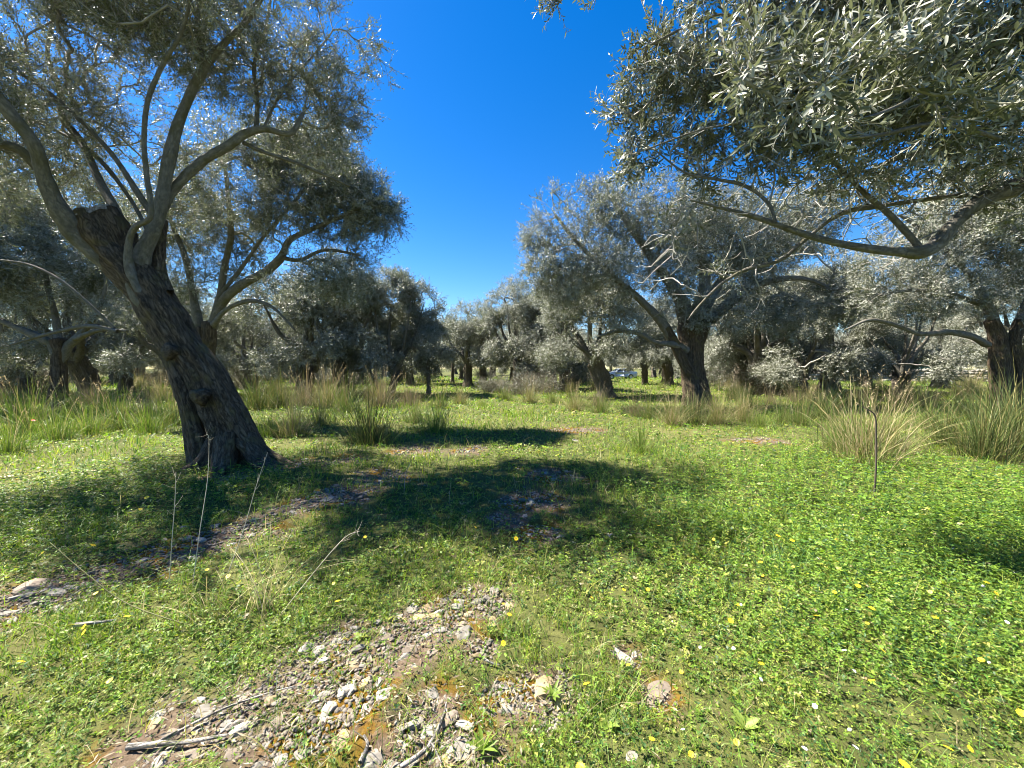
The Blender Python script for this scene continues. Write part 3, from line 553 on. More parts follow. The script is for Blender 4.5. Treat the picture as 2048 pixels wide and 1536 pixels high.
#            seed  H   Rc  trunk_r h  limbs  n_t  lean low stems
PROTO = {'a': (31, 6.6, 2.9, .30, 1.7, 5, 1100, 0, 1.5, 1), 'b': (37, 7.0, 2.6, .26, 1.3, 5, 1000, .3, 1.1, 3), 'c': (41, 5.2, 2.0, .12, 1.9, 4, 520, .1, 1.9, 1),
         'd': (43, 7.6, 3.2, .42, 1.9, 6, 1250, -.7, 1.9, 1), 'e': (47, 6.0, 3.1, .40, 1.5, 5, 1050, .4, 1.2, 2), 'f': (53, 8.4, 3.3, .36, 2.2, 6, 1300, .2, 1.8, 1)}
near_bg = [('b', 775, 20.5, 'compact upright olive tree with several low stems beside the open green lane', .3, .98),
           ('e', 612, 20, 'olive tree with a squat reddish dark trunk behind purple-tinged grass', 1.1, 1.02),
           ('c', 857, 21, 'slender young olive tree with a thin pale trunk beside the lane', 2.0, .9),
           ('a', 936, 30, 'olive tree with a forked twisted trunk at the far end of the lane', .7, 1.0),
           ('f', 1038, 27, 'tall olive tree with a long bare side bough above the grey brushwood', 2.4, .95),
           ('d', 1212, 19.5, 'slanting-trunked olive tree close to the silver car', .2, .92),
           ('e', 1530, 21, 'olive tree with a trunk wrapped in dense suckers beside the stone wall', 2.9, 1.05),
           ('a', 1735, 29, 'pollarded olive tree with a short dark trunk before the stone wall', 1.9, .9),
           ('d', 1880, 27, 'olive tree with a pale knotted trunk near the green netting', 4.0, .85),
           ('b', 25, 21, 'olive tree with a slanting dark limb low at the left edge', 1.2, 1.0),
           ('a', 250, 25, 'dim olive tree seen under the boughs to the left of the leaning trunk', 5.0, 1.0),
           ('e', 495, 26, 'olive tree with bleached dead boughs behind the many-limbed olive', 2.2, 1.0),
           ('f', 685, 20, 'tall olive tree whose top meets the sky left of the compact olive', 3.4, .92),
           ('d', 1660, 24, 'dense olive tree filling the gap behind the broad olive to its right', .9, 1.05),
           ('f', 2050, 22, 'tall olive tree behind the split trunk at the right edge', 1.0, 1.0),
           ('b', 1625, 18.5, 'leafy olive tree in the second row with boughs over the stone wall', 2.2, .9),
           ('b', 1800, 19.5, 'olive tree with low boughs in front of the green netting', .6, .95),
           ('f', 1480, 24, 'tall olive tree rising behind the broad olive', 4.1, 1.0),
           ('b', 1110, 25, 'many-stemmed olive tree whose crown joins the broad olive on its lane side', 1.9, .95),
           ('e', 360, 19, 'olive tree glimpsed between the leaning trunk and the many-limbed olive', 2.9, .95),
           ('d', 180, 20, 'olive tree behind the wide-forked olive at the left', 1.6, 1.0),
           ('a', 1290, 34, 'small pale-limbed olive tree standing right of the car', 3.1, .8),
           ('e', 1130, 41, 'twin-trunked olive tree left of the slanting trunk by the car', 4.4, 1.0),
           ('c', 905, 36, 'little olive tree with dark stem at the end of the lane', 5.1, 1.15),
           ('a', 965, 40, 'leaning olive tree half hidden behind the forked twisted trunk', 3.9, 1.0),
           ('b', 1080, 36, 'grey olive tree behind the brushwood heap', .5, 1.0)]
for kd, px, Y, lab, rz, sc in near_bg: place(kd, px, Y, lab, rz, sc)
g = np.random.default_rng(77); kk = 'abdefa'
cnt = 0
for row, Y0 in enumerate((33, 41, 50, 60, 72, 88)):
    n = int(22 + row * 1.5); xs = np.linspace(-1.75, 1.75, n)
    for i, u in enumerate(xs):
        Y = Y0 + g.uniform(-3, 3); px = 1024 + F * u * (Y0 / Y) + g.uniform(-18, 18)
        X = (px - 1024) / F * Y
        if abs(X) > 75: continue
        if 840 < px < 1010 and row < 2: continue
        if 1195 < px < 1330 and Y < 58: continue
        if 1560 < px < 1980 and Y < 52: continue
        place(kk[int(g.integers(0, 6))], px, Y, 'distant grey-green olive tree in the close-set rows at the back of the grove', g.uniform(0, 6.28), g.uniform(.8, 1.05), 'far rows of olive trees'); cnt += 1
# ------------------------------------------------------------------ ground cover
GREENS = np.array([(.21, .285, .040), (.145, .24, .030), (.08, .16, .025), (.036, .09, .022), (.275, .285, .06), (.32, .28, .14)])
def cols(n, p, jit=.22):
    c = GREENS[rng.choice(len(GREENS), n, p=np.array(p) / sum(p))]
    return c * rng.uniform(1 - jit, 1 + jit, (n, 1)) * rng.uniform(.9, 1.1, (n, 3))
def scatter(n, y0, y1, spread=1.7):
    Y = np.exp(rng.uniform(math.log(y0), math.log(y1), n)); X = rng.uniform(-1, 1, n) * (spread * Y + .8); return X, Y
def pick(n, ptab):
    """colour by patch: each row of ptab holds the weights for one element"""
    c = np.cumsum(ptab, 1); c /= c[:, -1:]; k = (rng.uniform(size=(n, 1)) > c).sum(1); k = np.minimum(k, len(GREENS) - 1)
    return GREENS[k] * rng.uniform(.72, 1.22, (n, 1)) * rng.uniform(.92, 1.08, (n, 3))
def meadow():
    a = Acc(); X, Y = scatter(400000, 1.0, 62); xn, yn = scatter(150000, 1.0, 3.8, 1.5); X = np.concatenate([X, xn]); Y = np.concatenate([Y, yn])
    b = np.zeros(len(X)); s = Y < 13; b[s] = bare(X[s], Y[s]); lu = np.clip(lush(X, Y), 0, 1); p3 = np.stack([X, Y, 0 * X], -1)
    n_a = noise3(p3, 1.1, 4); n_b = noise3(p3, 3.4, 1); n_c = noise3(p3, .6, 2); n_d = noise3(p3, 8, 3)
    dens = (1 - .72 * b) * np.clip(.60 + .40 * n_b + .50 * n_d + .35 * lu, .16, 1)
    keep = rng.uniform(size=len(X)) < dens; X, Y, b, lu, n_a, n_b, n_c = [q[keep] for q in (X, Y, b, lu, n_a, n_b, n_c)]
    ds = (Y / 2.2) ** .78; P = np.stack([X, Y, gz(X, Y) - .012], -1); n = len(X); one = np.ones(n)
    dry = np.clip(n_c * .9 - .1, 0, 1) * (1 - lu) * np.where(Y > 6, .35, 1); cool = np.clip(-n_b * .9 + .2, 0, 1)
    tab = np.stack([3.2 * one, 3.5 * one, 1.6 + 2.5 * cool, .7 + 2.2 * cool + 1.0 * lu, 1.5 * (1 - .8 * lu) + 3 * dry, .5 * (1 - .7 * lu) + 2.2 * dry + 1.2 * b], -1); C = pick(n, tab)
    g_ = rng.uniform(size=n) < np.clip(.66 + .40 * n_a - .42 * lu, .15, .95); m = g_.sum(); tall = np.clip(n_a[g_] * 1.1 + .1, 0, 1)
    h = (.025 + .06 * rng.uniform(size=m) ** 1.5 + .17 * tall * rng.uniform(size=m) ** 2) * ds[g_] ** .6 * (1 - .5 * b[g_])
    blades(a, P[g_], h, rng.uniform(0, 6.28, m), rng.uniform(.1, 1.2, m), .0036 * ds[g_] * rng.uniform(.6, 1.5, m), 2, 1, 0, col=C[g_])
    c_ = ~g_; P2 = P[c_]; m = len(P2); l2 = lu[c_]; d2 = ds[c_]
    hh = (.006 + rng.uniform(0, 1, m) ** 1.6 * (.045 + .05 * np.clip(n_b[c_], 0, 1) + .13 * l2)) * d2 ** .35; sz = (.011 + .006 * rng.uniform(size=m) + .004 * l2 * rng.uniform(.3, 1, m)) * d2 ** (1 - .25 * l2) * rng.uniform(.55, 1.5, m)
    ctr = P2 + np.stack([rng.normal(0, .01, m), rng.normal(0, .01, m), hh], -1); cc = C[c_]; a0 = rng.uniform(0, 6.28, m); tl = rng.normal(0, .6, (m, 2)); asp = rng.choice([.8, .5, .3], m, p=[.3, .35, .35])
    for k in range(3):
        az = a0 + k * 2.094 + rng.normal(0, .25, m); D = np.stack([np.cos(az), np.sin(az), rng.normal(.2, .4, m)], -1); Nn = nrm(np.stack([tl[:, 0], tl[:, 1], np.ones(m)], -1))
        leaves(a, ctr, D, Nn, sz * rng.uniform(.7, 1.2, m), sz * asp, .15, False, 0, col=cc * rng.uniform(.8, 1.2, (m, 1)))
    # taller leafy weeds, thick in the lush corner, a few elsewhere
    X, Y = scatter(52000, 1.2, 14, 1.5); lu = np.clip(lush(X, Y), 0, 1); bb = bare(X, Y); nn = noise3(np.stack([X, Y, 0 * X], -1), 2.2, 3)
    keep = rng.uniform(size=len(X)) < (.9 * lu * np.clip(.6 + .6 * nn, 0, 1) + .05 * (1 - bb)); X, Y, lu = X[keep], Y[keep], lu[keep]; n = len(X); H = rng.uniform(.05, .13, n) + lu * rng.uniform(.02, .24, n); W = (Y / 2.2) ** .45
    c0 = pick(n, np.tile([[1.5, 4, 3, 2, .15, .0]], (n, 1))); la = rng.uniform(0, 6.28, n); ll = rng.uniform(0, .35, n); base = np.stack([X, Y, gz(X, Y) - .01], -1)
    for k in range(7):
        t = (k + 1) / 7; c = base + np.stack([np.cos(la) * ll * H * t * t, np.sin(la) * ll * H * t * t, H * t], -1)
        for q in range(2):
            az = la + k * 1.9 + q * 3.14 + rng.normal(0, .3, n); D = np.stack([np.cos(az), np.sin(az), rng.normal(.25, .3, n)], -1); L_ = rng.uniform(.013, .034, n) * W * (1.2 - .6 * t)
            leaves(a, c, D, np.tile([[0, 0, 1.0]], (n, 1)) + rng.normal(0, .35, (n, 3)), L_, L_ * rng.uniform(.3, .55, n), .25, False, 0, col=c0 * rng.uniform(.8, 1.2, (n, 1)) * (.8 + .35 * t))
    # long loose blades, green and dead, between the rest
    X, Y = scatter(14000, 1.1, 16, 1.5); keep = rng.uniform(size=len(X)) < .35 + .5 * (noise3(np.stack([X, Y, 0 * X], -1), 1.1, 4) > .1); X, Y = X[keep], Y[keep]; n = len(X)
    blades(a, np.stack([X, Y, gz(X, Y) - .01], -1), rng.uniform(.07, .26, n) * (Y / 2.2) ** .25, rng.uniform(0, 6.28, n), rng.uniform(.2, 1.5, n), .0030 * (Y / 2.2) ** .6 * rng.uniform(.7, 1.3, n), 4, 1, 0, col=pick(n, np.tile([[3, 3, 2, 1, 2, 2.5]], (n, 1))))
    tag(a.build('grass', M_PLANT), 'mixed green grass, clover and herbs covering the meadow', 'grass', kind='stuff')
meadow()
# ------------------------------------------------------------------ tussocks
def tussock_mesh(name, n, H, spread, wd, pal, lean=(.05, .75), heads=0, seed=0):
    global rng
    keep = rng; rng = np.random.default_rng(seed)
    a = Acc(); az = rng.uniform(0, 6.28, n); rr = np.abs(rng.normal(0, spread, n)); P = np.stack([np.cos(az) * rr, np.sin(az) * rr, np.full(n, -.03)], -1)
    ln = rng.uniform(*lean, n) * (.35 + rr / spread * .5) + (rng.uniform(size=n) < .15) * rng.uniform(.3, 1.0, n); h = H * rng.uniform(.25, 1.0, n) ** .8 * np.where(rng.uniform(size=n) < .12, 1.25, 1)
    pal = np.array(pal); c = pal[rng.integers(0, len(pal), n)] * rng.uniform(.75, 1.2, (n, 1))
    blades(a, P, h, az + rng.normal(0, .8, n), ln, wd * rng.uniform(.7, 1.3, n), 4, 1, 0, col=c)
    k = n // 2; az2 = rng.uniform(0, 6.28, k); r2 = np.abs(rng.normal(0, spread * 1.2, k)); P2 = np.stack([np.cos(az2) * r2, np.sin(az2) * r2, np.full(k, -.03)], -1)
    blades(a, P2, H * rng.uniform(.15, .45, k), az2, rng.uniform(.3, 1.1, k), wd * 1.2 * rng.uniform(.7, 1.3, k), 3, 1, 0, col=pal[rng.integers(0, len(pal), k)] * rng.uniform(.6, 1.0, (k, 1)))
    if heads:
        ah = rng.uniform(0, 6.28, heads); hh = H * rng.uniform(.9, 1.25, heads); Ph = np.stack([np.cos(ah) * spread * .5, np.sin(ah) * spread * .5, 0 * ah], -1); lh = rng.uniform(.05, .4, heads)
        ch = np.tile(np.array([[.42, .33, .19]]), (heads, 1)); blades(a, Ph, hh, ah, lh, np.full(heads, wd * .9), 4, 1, 0, col=ch)
        dv = np.stack([np.cos(ah), np.sin(ah), 0 * ah], -1)
        for q in range(7):
            t = .8 + .2 * q / 7; c0 = Ph + dv * (hh * lh * (.35 * t + .65 * t * t))[:, None] + np.array([0, 0, 1]) * (hh * (t - .42 * lh * t ** 2.4))[:, None]
            leaves(a, c0, dv * .5 + rng.normal(0, .5, c0.shape) + np.array([0, 0, .9]), rng.normal(size=c0.shape), np.full(heads, .045), np.full(heads, .008), .2, False, 0, col=ch)
    rng = keep
    return a
STRAW = [(.33, .26, .13), (.25, .21, .09), (.19, .20, .06), (.40, .33, .19)]; RUSH = [(.07, .10, .025), (.10, .13, .03), (.055, .08, .02), (.16, .14, .05)]
MIX = [(.11, .165, .03), (.15, .18, .04), (.24, .20, .09), (.07, .12, .022), (.10, .15, .03)]; GREEN = [(.13, .21, .03), (.18, .26, .04), (.08, .14, .025), (.25, .26, .07)]; BROWN = [(.17, .125, .085), (.21, .16, .10), (.12, .11, .05), (.14, .145, .045)]
T_DEF = {'straw': (430, 1.15, .19, .0054, STRAW + MIX[:2], (.05, .95), 16, 3), 'rush': (330, 1.05, .19, .0060, RUSH, (.1, .75), 0, 5), 'mix': (300, .85, .22, .0056, MIX, (.05, .9), 6, 7),
         'green': (260, .75, .18, .0058, GREEN, (.05, .75), 5, 9), 'brown': (300, .9, .28, .0050, BROWN, (.05, .9), 9, 11), 'thin': (110, .75, .07, .0050, [RUSH[1], GREEN[0], MIX[1]], (.05, .75), 0, 13)}
T_PROTO = {}
def tussock(kd, px, py, sc, label, group='tall grass tussocks', Y=None):
    p = gp(px, py) if Y is None else np.array([(px - 1024) / F * Y, Y, float(gz((px - 1024) / F * Y, Y))])
    rz = random.uniform(0, 6.28); sc *= random.uniform(.82, 1.18) * (1.22 if px < 920 or kd == 'rush' else 1.0)
    if kd not in T_PROTO:
        n, H, sp, wd, pal, ln, hd, sd = T_DEF[kd]; o = tussock_mesh('grass_tussock', n, H, sp, wd, pal, ln, hd, sd).build('grass_tussock', M_STRAW)
        T_PROTO[kd] = o; o.location = p; o.rotation_euler[2] = rz; o.scale = (sc, sc, sc); return tag(o, label, 'grass tussock', group)
    return dup(T_PROTO[kd], p, rz, sc, label, group)
for kd, px, py, sc, lab in [
    ('rush', 740, 888, 1.05, 'dark spiky rush tussock standing alone left of the open lane'), ('thin', 1282, 905, 1.1, 'thin sparse green tussock alone in the sunny grass'),
    ('straw', 1728, 930, 1.08, 'big straw-yellow tussock fanning out behind the dry black stem'), ('straw', 1770, 905, 1.0, 'straw tussock leaning against the back of the biggest straw tussock'), ('mix', 1690, 905, 1.1, 'grey-green tussock at the left foot of the biggest straw tussock'),
    ('rush', 1965, 915, 1.15, 'big dark rush clump above the bright leafy herbs'), ('rush', 2035, 905, 1.15, 'dark rush clump cut by the right edge of the view'), ('rush', 1890, 890, 1.0, 'dark rush clump next to the straw tussock'), ('mix', 1850, 860, 1.0, 'mixed tussock behind the gap between straw and rush clumps'),
    ('green', 872, 862, .95, 'fresh green spiky tussock at the edge of the lane'), ('mix', 830, 845, .9, 'mixed tussock between the dark rush and the green spiky tussock'), ('straw', 585, 872, .85, 'pale straw tussock to the right of the leaning trunk'), ('mix', 640, 850, 1.0, 'mixed tussock behind the pale straw tussock'),
    ('green', 540, 870, .8, 'low green tussock at the foot of the leaning trunk'), ('rush', 515, 820, 1.15, 'tall dark grass tussock directly behind the leaning trunk'), ('rush', 560, 815, 1.1, 'tall dark tussock second behind the leaning trunk'), ('brown', 610, 812, 1.2, 'purple-brown feathery tussock below the squat olive'), ('brown', 545, 795, 1.3, 'brown feathery tussock behind the tall dark grass'),
    ('mix', 690, 825, 1.1, 'mixed tussock left behind the dark rush tussock'), ('brown', 760, 815, 1.2, 'brown tussock below the compact olive'), ('brown', 820, 812, 1.15, 'brown tussock left of the slender young olive'), ('mix', 880, 815, 1.0, 'mixed tussock below the slender young olive'), ('straw', 920, 808, .75, 'short straw tussock along the lane edge'),
    ('green', 110, 880, 1.0, 'green grass mound at the left under the poppies'), ('mix', 60, 865, 1.1, 'mixed tussock at the left edge of the grass bank'), ('green', 180, 868, 1.1, 'lush green tussock in the middle of the grass bank'), ('mix', 240, 860, 1.15, 'bank tussock with silvery dead stalks'), ('green', 300, 868, 1.1, 'green tussock left of the leaning trunk'), ('mix', 345, 850, 1.1, 'mixed tussock touching the left side of the leaning trunk'),
    ('green', 15, 905, .9, 'green tussock in the far left corner of the bank'), ('mix', 140, 840, 1.2, 'tussock on the back crest of the grass bank'), ('green', 215, 835, 1.2, 'tall green tussock on the crest near the dead stalks'), ('mix', 30, 835, 1.2, 'crest tussock at the left edge'), ('brown', 290, 825, 1.2, 'brown tussock behind the bank beside the leaning trunk'),
    ('straw', 1345, 850, .95, 'straw tussock in front of the stout dark trunk'), ('mix', 1300, 838, 1.1, 'mixed tussock left of the stout dark trunk'), ('rush', 1385, 848, .85, 'dark tussock at the base of the stout dark trunk'), ('straw', 1435, 848, .85, 'straw tussock right of the stout dark trunk'), ('straw', 1485, 842, .85, 'tall straw tussock second right of the stout dark trunk'), ('green', 1520, 855, .9, 'green-bladed tussock beside the tall straw tussock'), ('mix', 1565, 848, .8, 'mixed tussock in the shade right of the straw row'),
    ('brown', 1268, 832, .75, 'brown tussock below the slanting trunk'), ('mix', 1200, 825, 1.0, 'mixed tussock at the end of the straw row by the lane'), ('straw', 1150, 822, .8, 'short straw tussock by the stony patch of the lane'), ('brown', 1195, 812, .8, 'brown tussock at the foot of the slanting olive'), ('mix', 1600, 850, 1.2, 'dark mixed tussock behind the big straw tussock'), ('rush', 1640, 840, 1.0, 'rush tussock in the shade behind the big straw tussock'),
    ('brown', 1540, 808, 1.1, 'brown tussock before the sucker-wrapped trunk'), ('brown', 1590, 806, 1.0, 'brown tussock right of the sucker-wrapped trunk'), ('straw', 1660, 812, .9, 'straw tussock in front of the stone wall'), ('brown', 1720, 810, .95, 'brown tussock below the pollarded olive'), ('mix', 1800, 815, 1.0, 'mixed tussock before the green netting'), ('brown', 1860, 815, 1.0, 'brown tussock below the pale knotted trunk'), ('mix', 1930, 830, 1.2, 'mixed tussock left of the split trunk'), ('rush', 2000, 850, 1.1, 'dark tussock at the base of the split trunk'),
    ('green', 965, 812, .55, 'small green tuft in the middle of the lane'), ('mix', 1010, 800, .9, 'mixed tussock in front of the grey brushwood'), ('straw', 1060, 806, .8, 'short straw tussock in front of the grey brushwood'), ('mix', 1105, 806, .9, 'mixed tussock right of the grey brushwood')]:
    tussock(kd, px, py, sc, lab)
g = np.random.default_rng(5)
for i in range(230):
    Y = g.uniform(14, 42); px = g.uniform(-120, 2170)
    if 870 < px < 1130 and Y < 40 or 1190 < px < 1290: continue
    tussock(['brown', 'mix', 'straw', 'rush'][int(g.integers(0, 4))], px, 0, g.uniform(.6, 1.05), 'dry grass tussock in the broken rows beneath the more distant olives', 'distant grass tussocks', Y=Y)
# arching dry grass in the left foreground
def dry_clump(px, py, H, n, label, seed, pal, lean=(.2, 1.3), wd=.0034, rows=6):
    g = np.random.default_rng(seed); a = Acc(); p = gp(px, py)
    az = g.uniform(0, 6.28, n); P = np.stack([g.normal(0, .07, n), g.normal(0, .06, n), np.full(n, -.02)], -1); pal = np.array(pal)
    blades(a, P, H * g.uniform(.35, 1.1, n), az, g.uniform(*lean, n), np.full(n, wd), rows, 1, 0, col=pal[g.integers(0, len(pal), n)] * g.uniform(.8, 1.2, (n, 1)))
    o = a.build('dry_grass_clump', M_STRAW); o.location = p; return tag(o, label, 'grass clump')
dry_clump(530, 1215, .55, 46, 'clump of long arching straw stems in the left foreground', 1, [(.42, .35, .18), (.30, .28, .10), (.5, .42, .25)])
dry_clump(420, 1235, .42, 60, 'low clump of fine green and straw blades left of the arching stems', 2, [(.22, .28, .05), (.4, .33, .16), (.14, .2, .04)], wd=.004)
dry_clump(1560, 1150, .28, 70, 'tuft of slim blue-green blades in the sunny foreground grass', 3, [(.10, .20, .06), (.14, .24, .06), (.07, .14, .05)], (.1, .8), .005)
def stalk(pts, r, label, mt, name='dry_stalk', side=None):
    a = Acc(); p, T, rr = tube(a, pts, r, 6, 5, .1, 0, 1, True, 0)
    if side:
        g = np.random.default_rng(side)
        for k in range(9):
            i = int(g.integers(len(p) // 2, len(p) - 1)); d = nrm(T[i] * .7 + g.normal(0, .6, 3)); l = g.uniform(.03, .09)
            tube(a, [p[i], p[i] + d * l * .5, p[i] + d * l + np.array([0, 0, .01])], [rr[i] * .5, rr[i] * .4, rr[i] * .25], 4, 2, 0, 0, 1)
    base = np.array(pts[0]); return tag(a.build(name, mt, None, tuple(base)), label, 'stalk')
M_PALE = plain('pale_straw_stem', (.50, .43, .30), .7); M_DSTEM = plain('dark_stem', (.06, .045, .03), .8); M_GSTEM = plain('olive_stem', (.12, .12, .03), .7)
def s3(px, h0=0.0):  # upright stalk: foot on the ground, the rest at that depth
    f = gp(*px[0]); return [f] + [at(x, y, f[1] + dy) for x, y, dy in px[1:]]
stalk(s3([(338, 1175), (344, 1080, .0), (350, 1000, .02), (352, 945, .03)]), [.0028, .0024, .002, .0012], 'straight pale dead stalk rising before the leaning trunk', M_PALE, side=4)
stalk(s3([(385, 1170), (400, 1060, .1), (415, 960, .2), (418, 880, .25), (412, 868, .25)]), [.003, .0025, .002, .0014, .001], 'tall pale dead stalk with a bent tip before the leaning trunk', M_PALE, side=6)
stalk(s3([(455, 1150), (490, 1050, .1), (510, 980, .15), (535, 905, .2)]), [.003, .0026, .002, .001], 'branched dead stalk leaning to the right before the leaning trunk', M_PALE, side=8)
stalk(s3([(425, 1265), (260, 1210, .05), (170, 1145, .1), (100, 1085, .15)]), [.0035, .003, .0026, .0012], 'olive-green stem leaning far to the left over the grass', M_GSTEM, side=9)
stalk(s3([(560, 1230), (640, 1130, .05), (690, 1075, .1), (720, 1062, .15)]), [.003, .0024, .002, .0012], 'dry brown stem slanting to the right over the shaded grass', M_PALE, side=12)
stalk(s3([(1748, 1000), (1752, 930, 0), (1752, 870, 0), (1750, 832, 0), (1735, 818, 0), (1726, 815, 0)]), [.011, .010, .009, .007, .004, .002], 'dry black stem with a hooked tip before the big straw tussock', M_DSTEM, side=15)
stalk(s3([(1045, 1000 - 30), (1046, 950, 0)]) if False else s3([(808, 985), (812, 945, .02), (822, 920, .04), (806, 905, .05)]), [.004, .003, .002, .0015], 'small forked dead sprig in the shadow of the path', M_DEAD, side=17)
# ------------------------------------------------------------------ stones
def stone_mesh(seed, flat):
    bm = bmesh.new(); bmesh.ops.create_icosphere(bm, subdivisions=3, radius=1); g = np.random.default_rng(seed)
    pl = [(nrm(g.normal(size=3)), g.uniform(.5, .85)) for _ in range(11)]
    for v in bm.verts:
        c = np.array(v.co)
        for n, d in pl:
            e = c @ n - d
            if e > 0: c = c - n * e
        c = c * (1 + .05 * noise3(c[None], 4.0, seed % 4)[0]); c[2] *= flat; c[0] *= 1.25; v.co = c
    me = bpy.data.meshes.new('stone'); bm.to_mesh(me); bm.free(); return me
STONES = [stone_mesh(i, f) for i, f in enumerate((.55, .42, .7, .35, .6, .5))]
M_ST = {'pale': M_STONE, 'brown': M_STONE_BROWN, 'tan': M_STONE_TAN}
for k, v in list(M_ST.items()):
    pass
ST_ME = {(k, i): (lambda m: (m.materials.append(M_ST[k]), m)[1])(STONES[i].copy()) for k in M_ST for i in range(6)}
def stone(px, py, size, label, group=None, mt='pale', i=None, at_xy=None, sink=.25):
    p = gp(px, py) if at_xy is None else np.array([*at_xy, float(gz(*at_xy))]); i = random.randrange(6) if i is None else i
    o = bpy.data.objects.new('stone', ST_ME[(mt, i)]); COL.objects.link(o); s = size * .5
    o.scale = (s, s * random.uniform(.7, 1), s * random.uniform(.8, 1.1)); o.rotation_euler = (random.uniform(-.25, .25), random.uniform(-.25, .25), random.uniform(0, 6.28))
    o.location = (p[0], p[1], p[2] - .014 + s * .5 * (.25 - sink)); return tag(o, label, 'stone', group)
for px, py, sz, mt, i, lab in [(72, 1168, .17, 'brown', 2, 'rounded brown stone on the mossy strip at the left edge'), (40, 1190, .12, 'pale', 1, 'flat white stone below the rounded brown stone'), (118, 1180, .13, 'pale', 3, 'flat white stone right of the rounded brown stone'), (145, 1174, .08, 'pale', 1, 'small white slab beside the flat white stone'), (78, 1202, .09, 'pale', 0, 'white stone on the lower rim of the mossy strip'), (20, 1222, .09, 'pale', 3, 'white slab at the very left edge'),
    (772, 1384, .085, 'pale', 4, 'angular bright white stone in the middle of the stony patch'), (733, 1358, .07, 'tan', 0, 'ochre stone above the bright angular stone'), (928, 1266, .13, 'pale', 2, 'largest whitish boulder at the head of the stony patch'), (868, 1228, .09, 'tan', 1, 'tan slab-sided stone near the head of the stony patch'), (826, 1215, .10, 'pale', 4, 'pale stone with a shaded side left of the tan stone'), (822, 1300, .09, 'brown', 2, 'grey-brown stone in the cluster of white stones'), (810, 1306, .08, 'pale', 0, 'white stone touching the grey-brown stone'), (880, 1258, .08, 'pale', 5, 'white stone left of the largest boulder'),
    (742, 1508, .10, 'pale', 2, 'pale knobbly stone near the bottom of the stony patch'), (785, 1530, .09, 'pale', 4, 'bright stone cut by the bottom of the view'), (910, 1500, .10, 'pale', 0, 'pair-topped white stone right of the curved dead branch'), (680, 1480, .09, 'tan', 5, 'yellowish stone beside orange moss'), (1272, 1526, .09, 'pale', 3, 'long bare white stone alone at the bottom of the green'), (1248, 1310, .11, 'pale', 1, 'whitish stone in grass in the centre foreground'), (1318, 1386, .17, 'brown', 3, 'flat grey slab half covered by grass'), (1090, 1372, .15, 'tan', 3, 'flat beige stone behind a dandelion rosette'), (1120, 1402, .09, 'tan', 1, 'beige stone in front of the dandelion rosette'), (895, 1435, .09, 'brown', 5, 'greyish upright stone beside the curved dead branch'),
    (408, 1422, .09, 'pale', 1, 'flat white stone near the grey stick'), (340, 1468, .08, 'brown', 4, 'smooth grey stone above the end of the grey stick'), (430, 1050, .14, 'pale', 1, 'white stone in the shaded path beyond the dead stalks'), (650, 998, .15, 'pale', 0, 'white stone on the dark part of the path'), (1220, 1070, .10, 'pale', 2, 'lone white stone in the shaded grass of the lane'), (1150, 880, .2, 'pale', 3, 'pale stone on the bare spot of the lane')]:
    stone(px, py, sz, lab, None, mt, i)
g = np.random.default_rng(8); k = 0
while k < 250:
    Y = math.exp(g.uniform(math.log(1.2), math.log(7.5))); X = g.uniform(-1.5, 1.2) * Y
    if g.uniform() > bare(np.array([X]), np.array([Y]))[0] ** 1.2: continue
    stone(0, 0, g.choice([.03, .04, .05, .065]) * (1 + .12 * Y), 'small pale stone lying loose on the bare stony ground', 'loose stones of the stony ground', 'pale' if g.uniform() < .72 else ('tan' if g.uniform() < .5 else 'brown'), int(g.integers(0, 6)), (X, Y)); k += 1
def gravel():
    a = Acc(); bm = bmesh.new(); bmesh.ops.create_icosphere(bm, subdivisions=1, radius=1); bv = np.array([v.co[:] for v in bm.verts]); bf = np.array([[v.index for v in f.verts] for f in bm.faces]); bm.free()
    X, Y = scatter(130000, 1.0, 9, 1.5); keep = rng.uniform(size=len(X)) < bare(X, Y) ** 1.1 * .8; X, Y = X[keep], Y[keep]; n = len(X)
    s = rng.uniform(.004, .014, n) * (Y / 2) ** .55; v = bv[None] * (1 + rng.normal(0, .16, (n, len(bv), 1))) * s[:, None, None] * rng.uniform(.5, 1.3, (n, 1, 3)) * np.array([1.2, 1, .55])
    an = rng.uniform(0, 6.28, n); c, sn = np.cos(an)[:, None], np.sin(an)[:, None]; v = np.stack([v[..., 0] * c - v[..., 1] * sn, v[..., 0] * sn + v[..., 1] * c, v[..., 2]], -1)
    v = v + np.stack([X, Y, gz(X, Y) - .012], -1)[:, None]; t = (bf[None] + np.arange(n)[:, None, None] * len(bv)).reshape(-1, 3)
    a.add(v.reshape(-1, 3), None, t); tag(a.build('gravel', M_PEBBLE), 'small pale gravel strewn over the bare patches', 'gravel', kind='stuff')
    b = Acc(); X, Y = scatter(26000, 1.0, 8, 1.5); keep = rng.uniform(size=len(X)) < bare(X, Y) * .6 + .02; X, Y = X[keep], Y[keep]; n = len(X); az = rng.uniform(0, 6.28, n)
    pal = np.array([(.17, .12, .065), (.24, .19, .12), (.11, .075, .045), (.32, .28, .21)]); leaves(b, np.stack([X, Y, gz(X, Y) + .004 + rng.uniform(0, .012, n)], -1), np.stack([np.cos(az), np.sin(az), rng.normal(0, .25, n)], -1), nrm(rng.normal(size=(n, 3)) * .4 + np.array([0, 0, 1])), rng.uniform(.02, .05, n), rng.uniform(.005, .010, n), .3, False, 0, col=pal[rng.integers(0, 4, n)])
    tag(b.build('leaf_litter', M_STRAW), 'dry fallen olive leaves scattered over the stony ground', 'leaf litter', kind='stuff')
gravel()
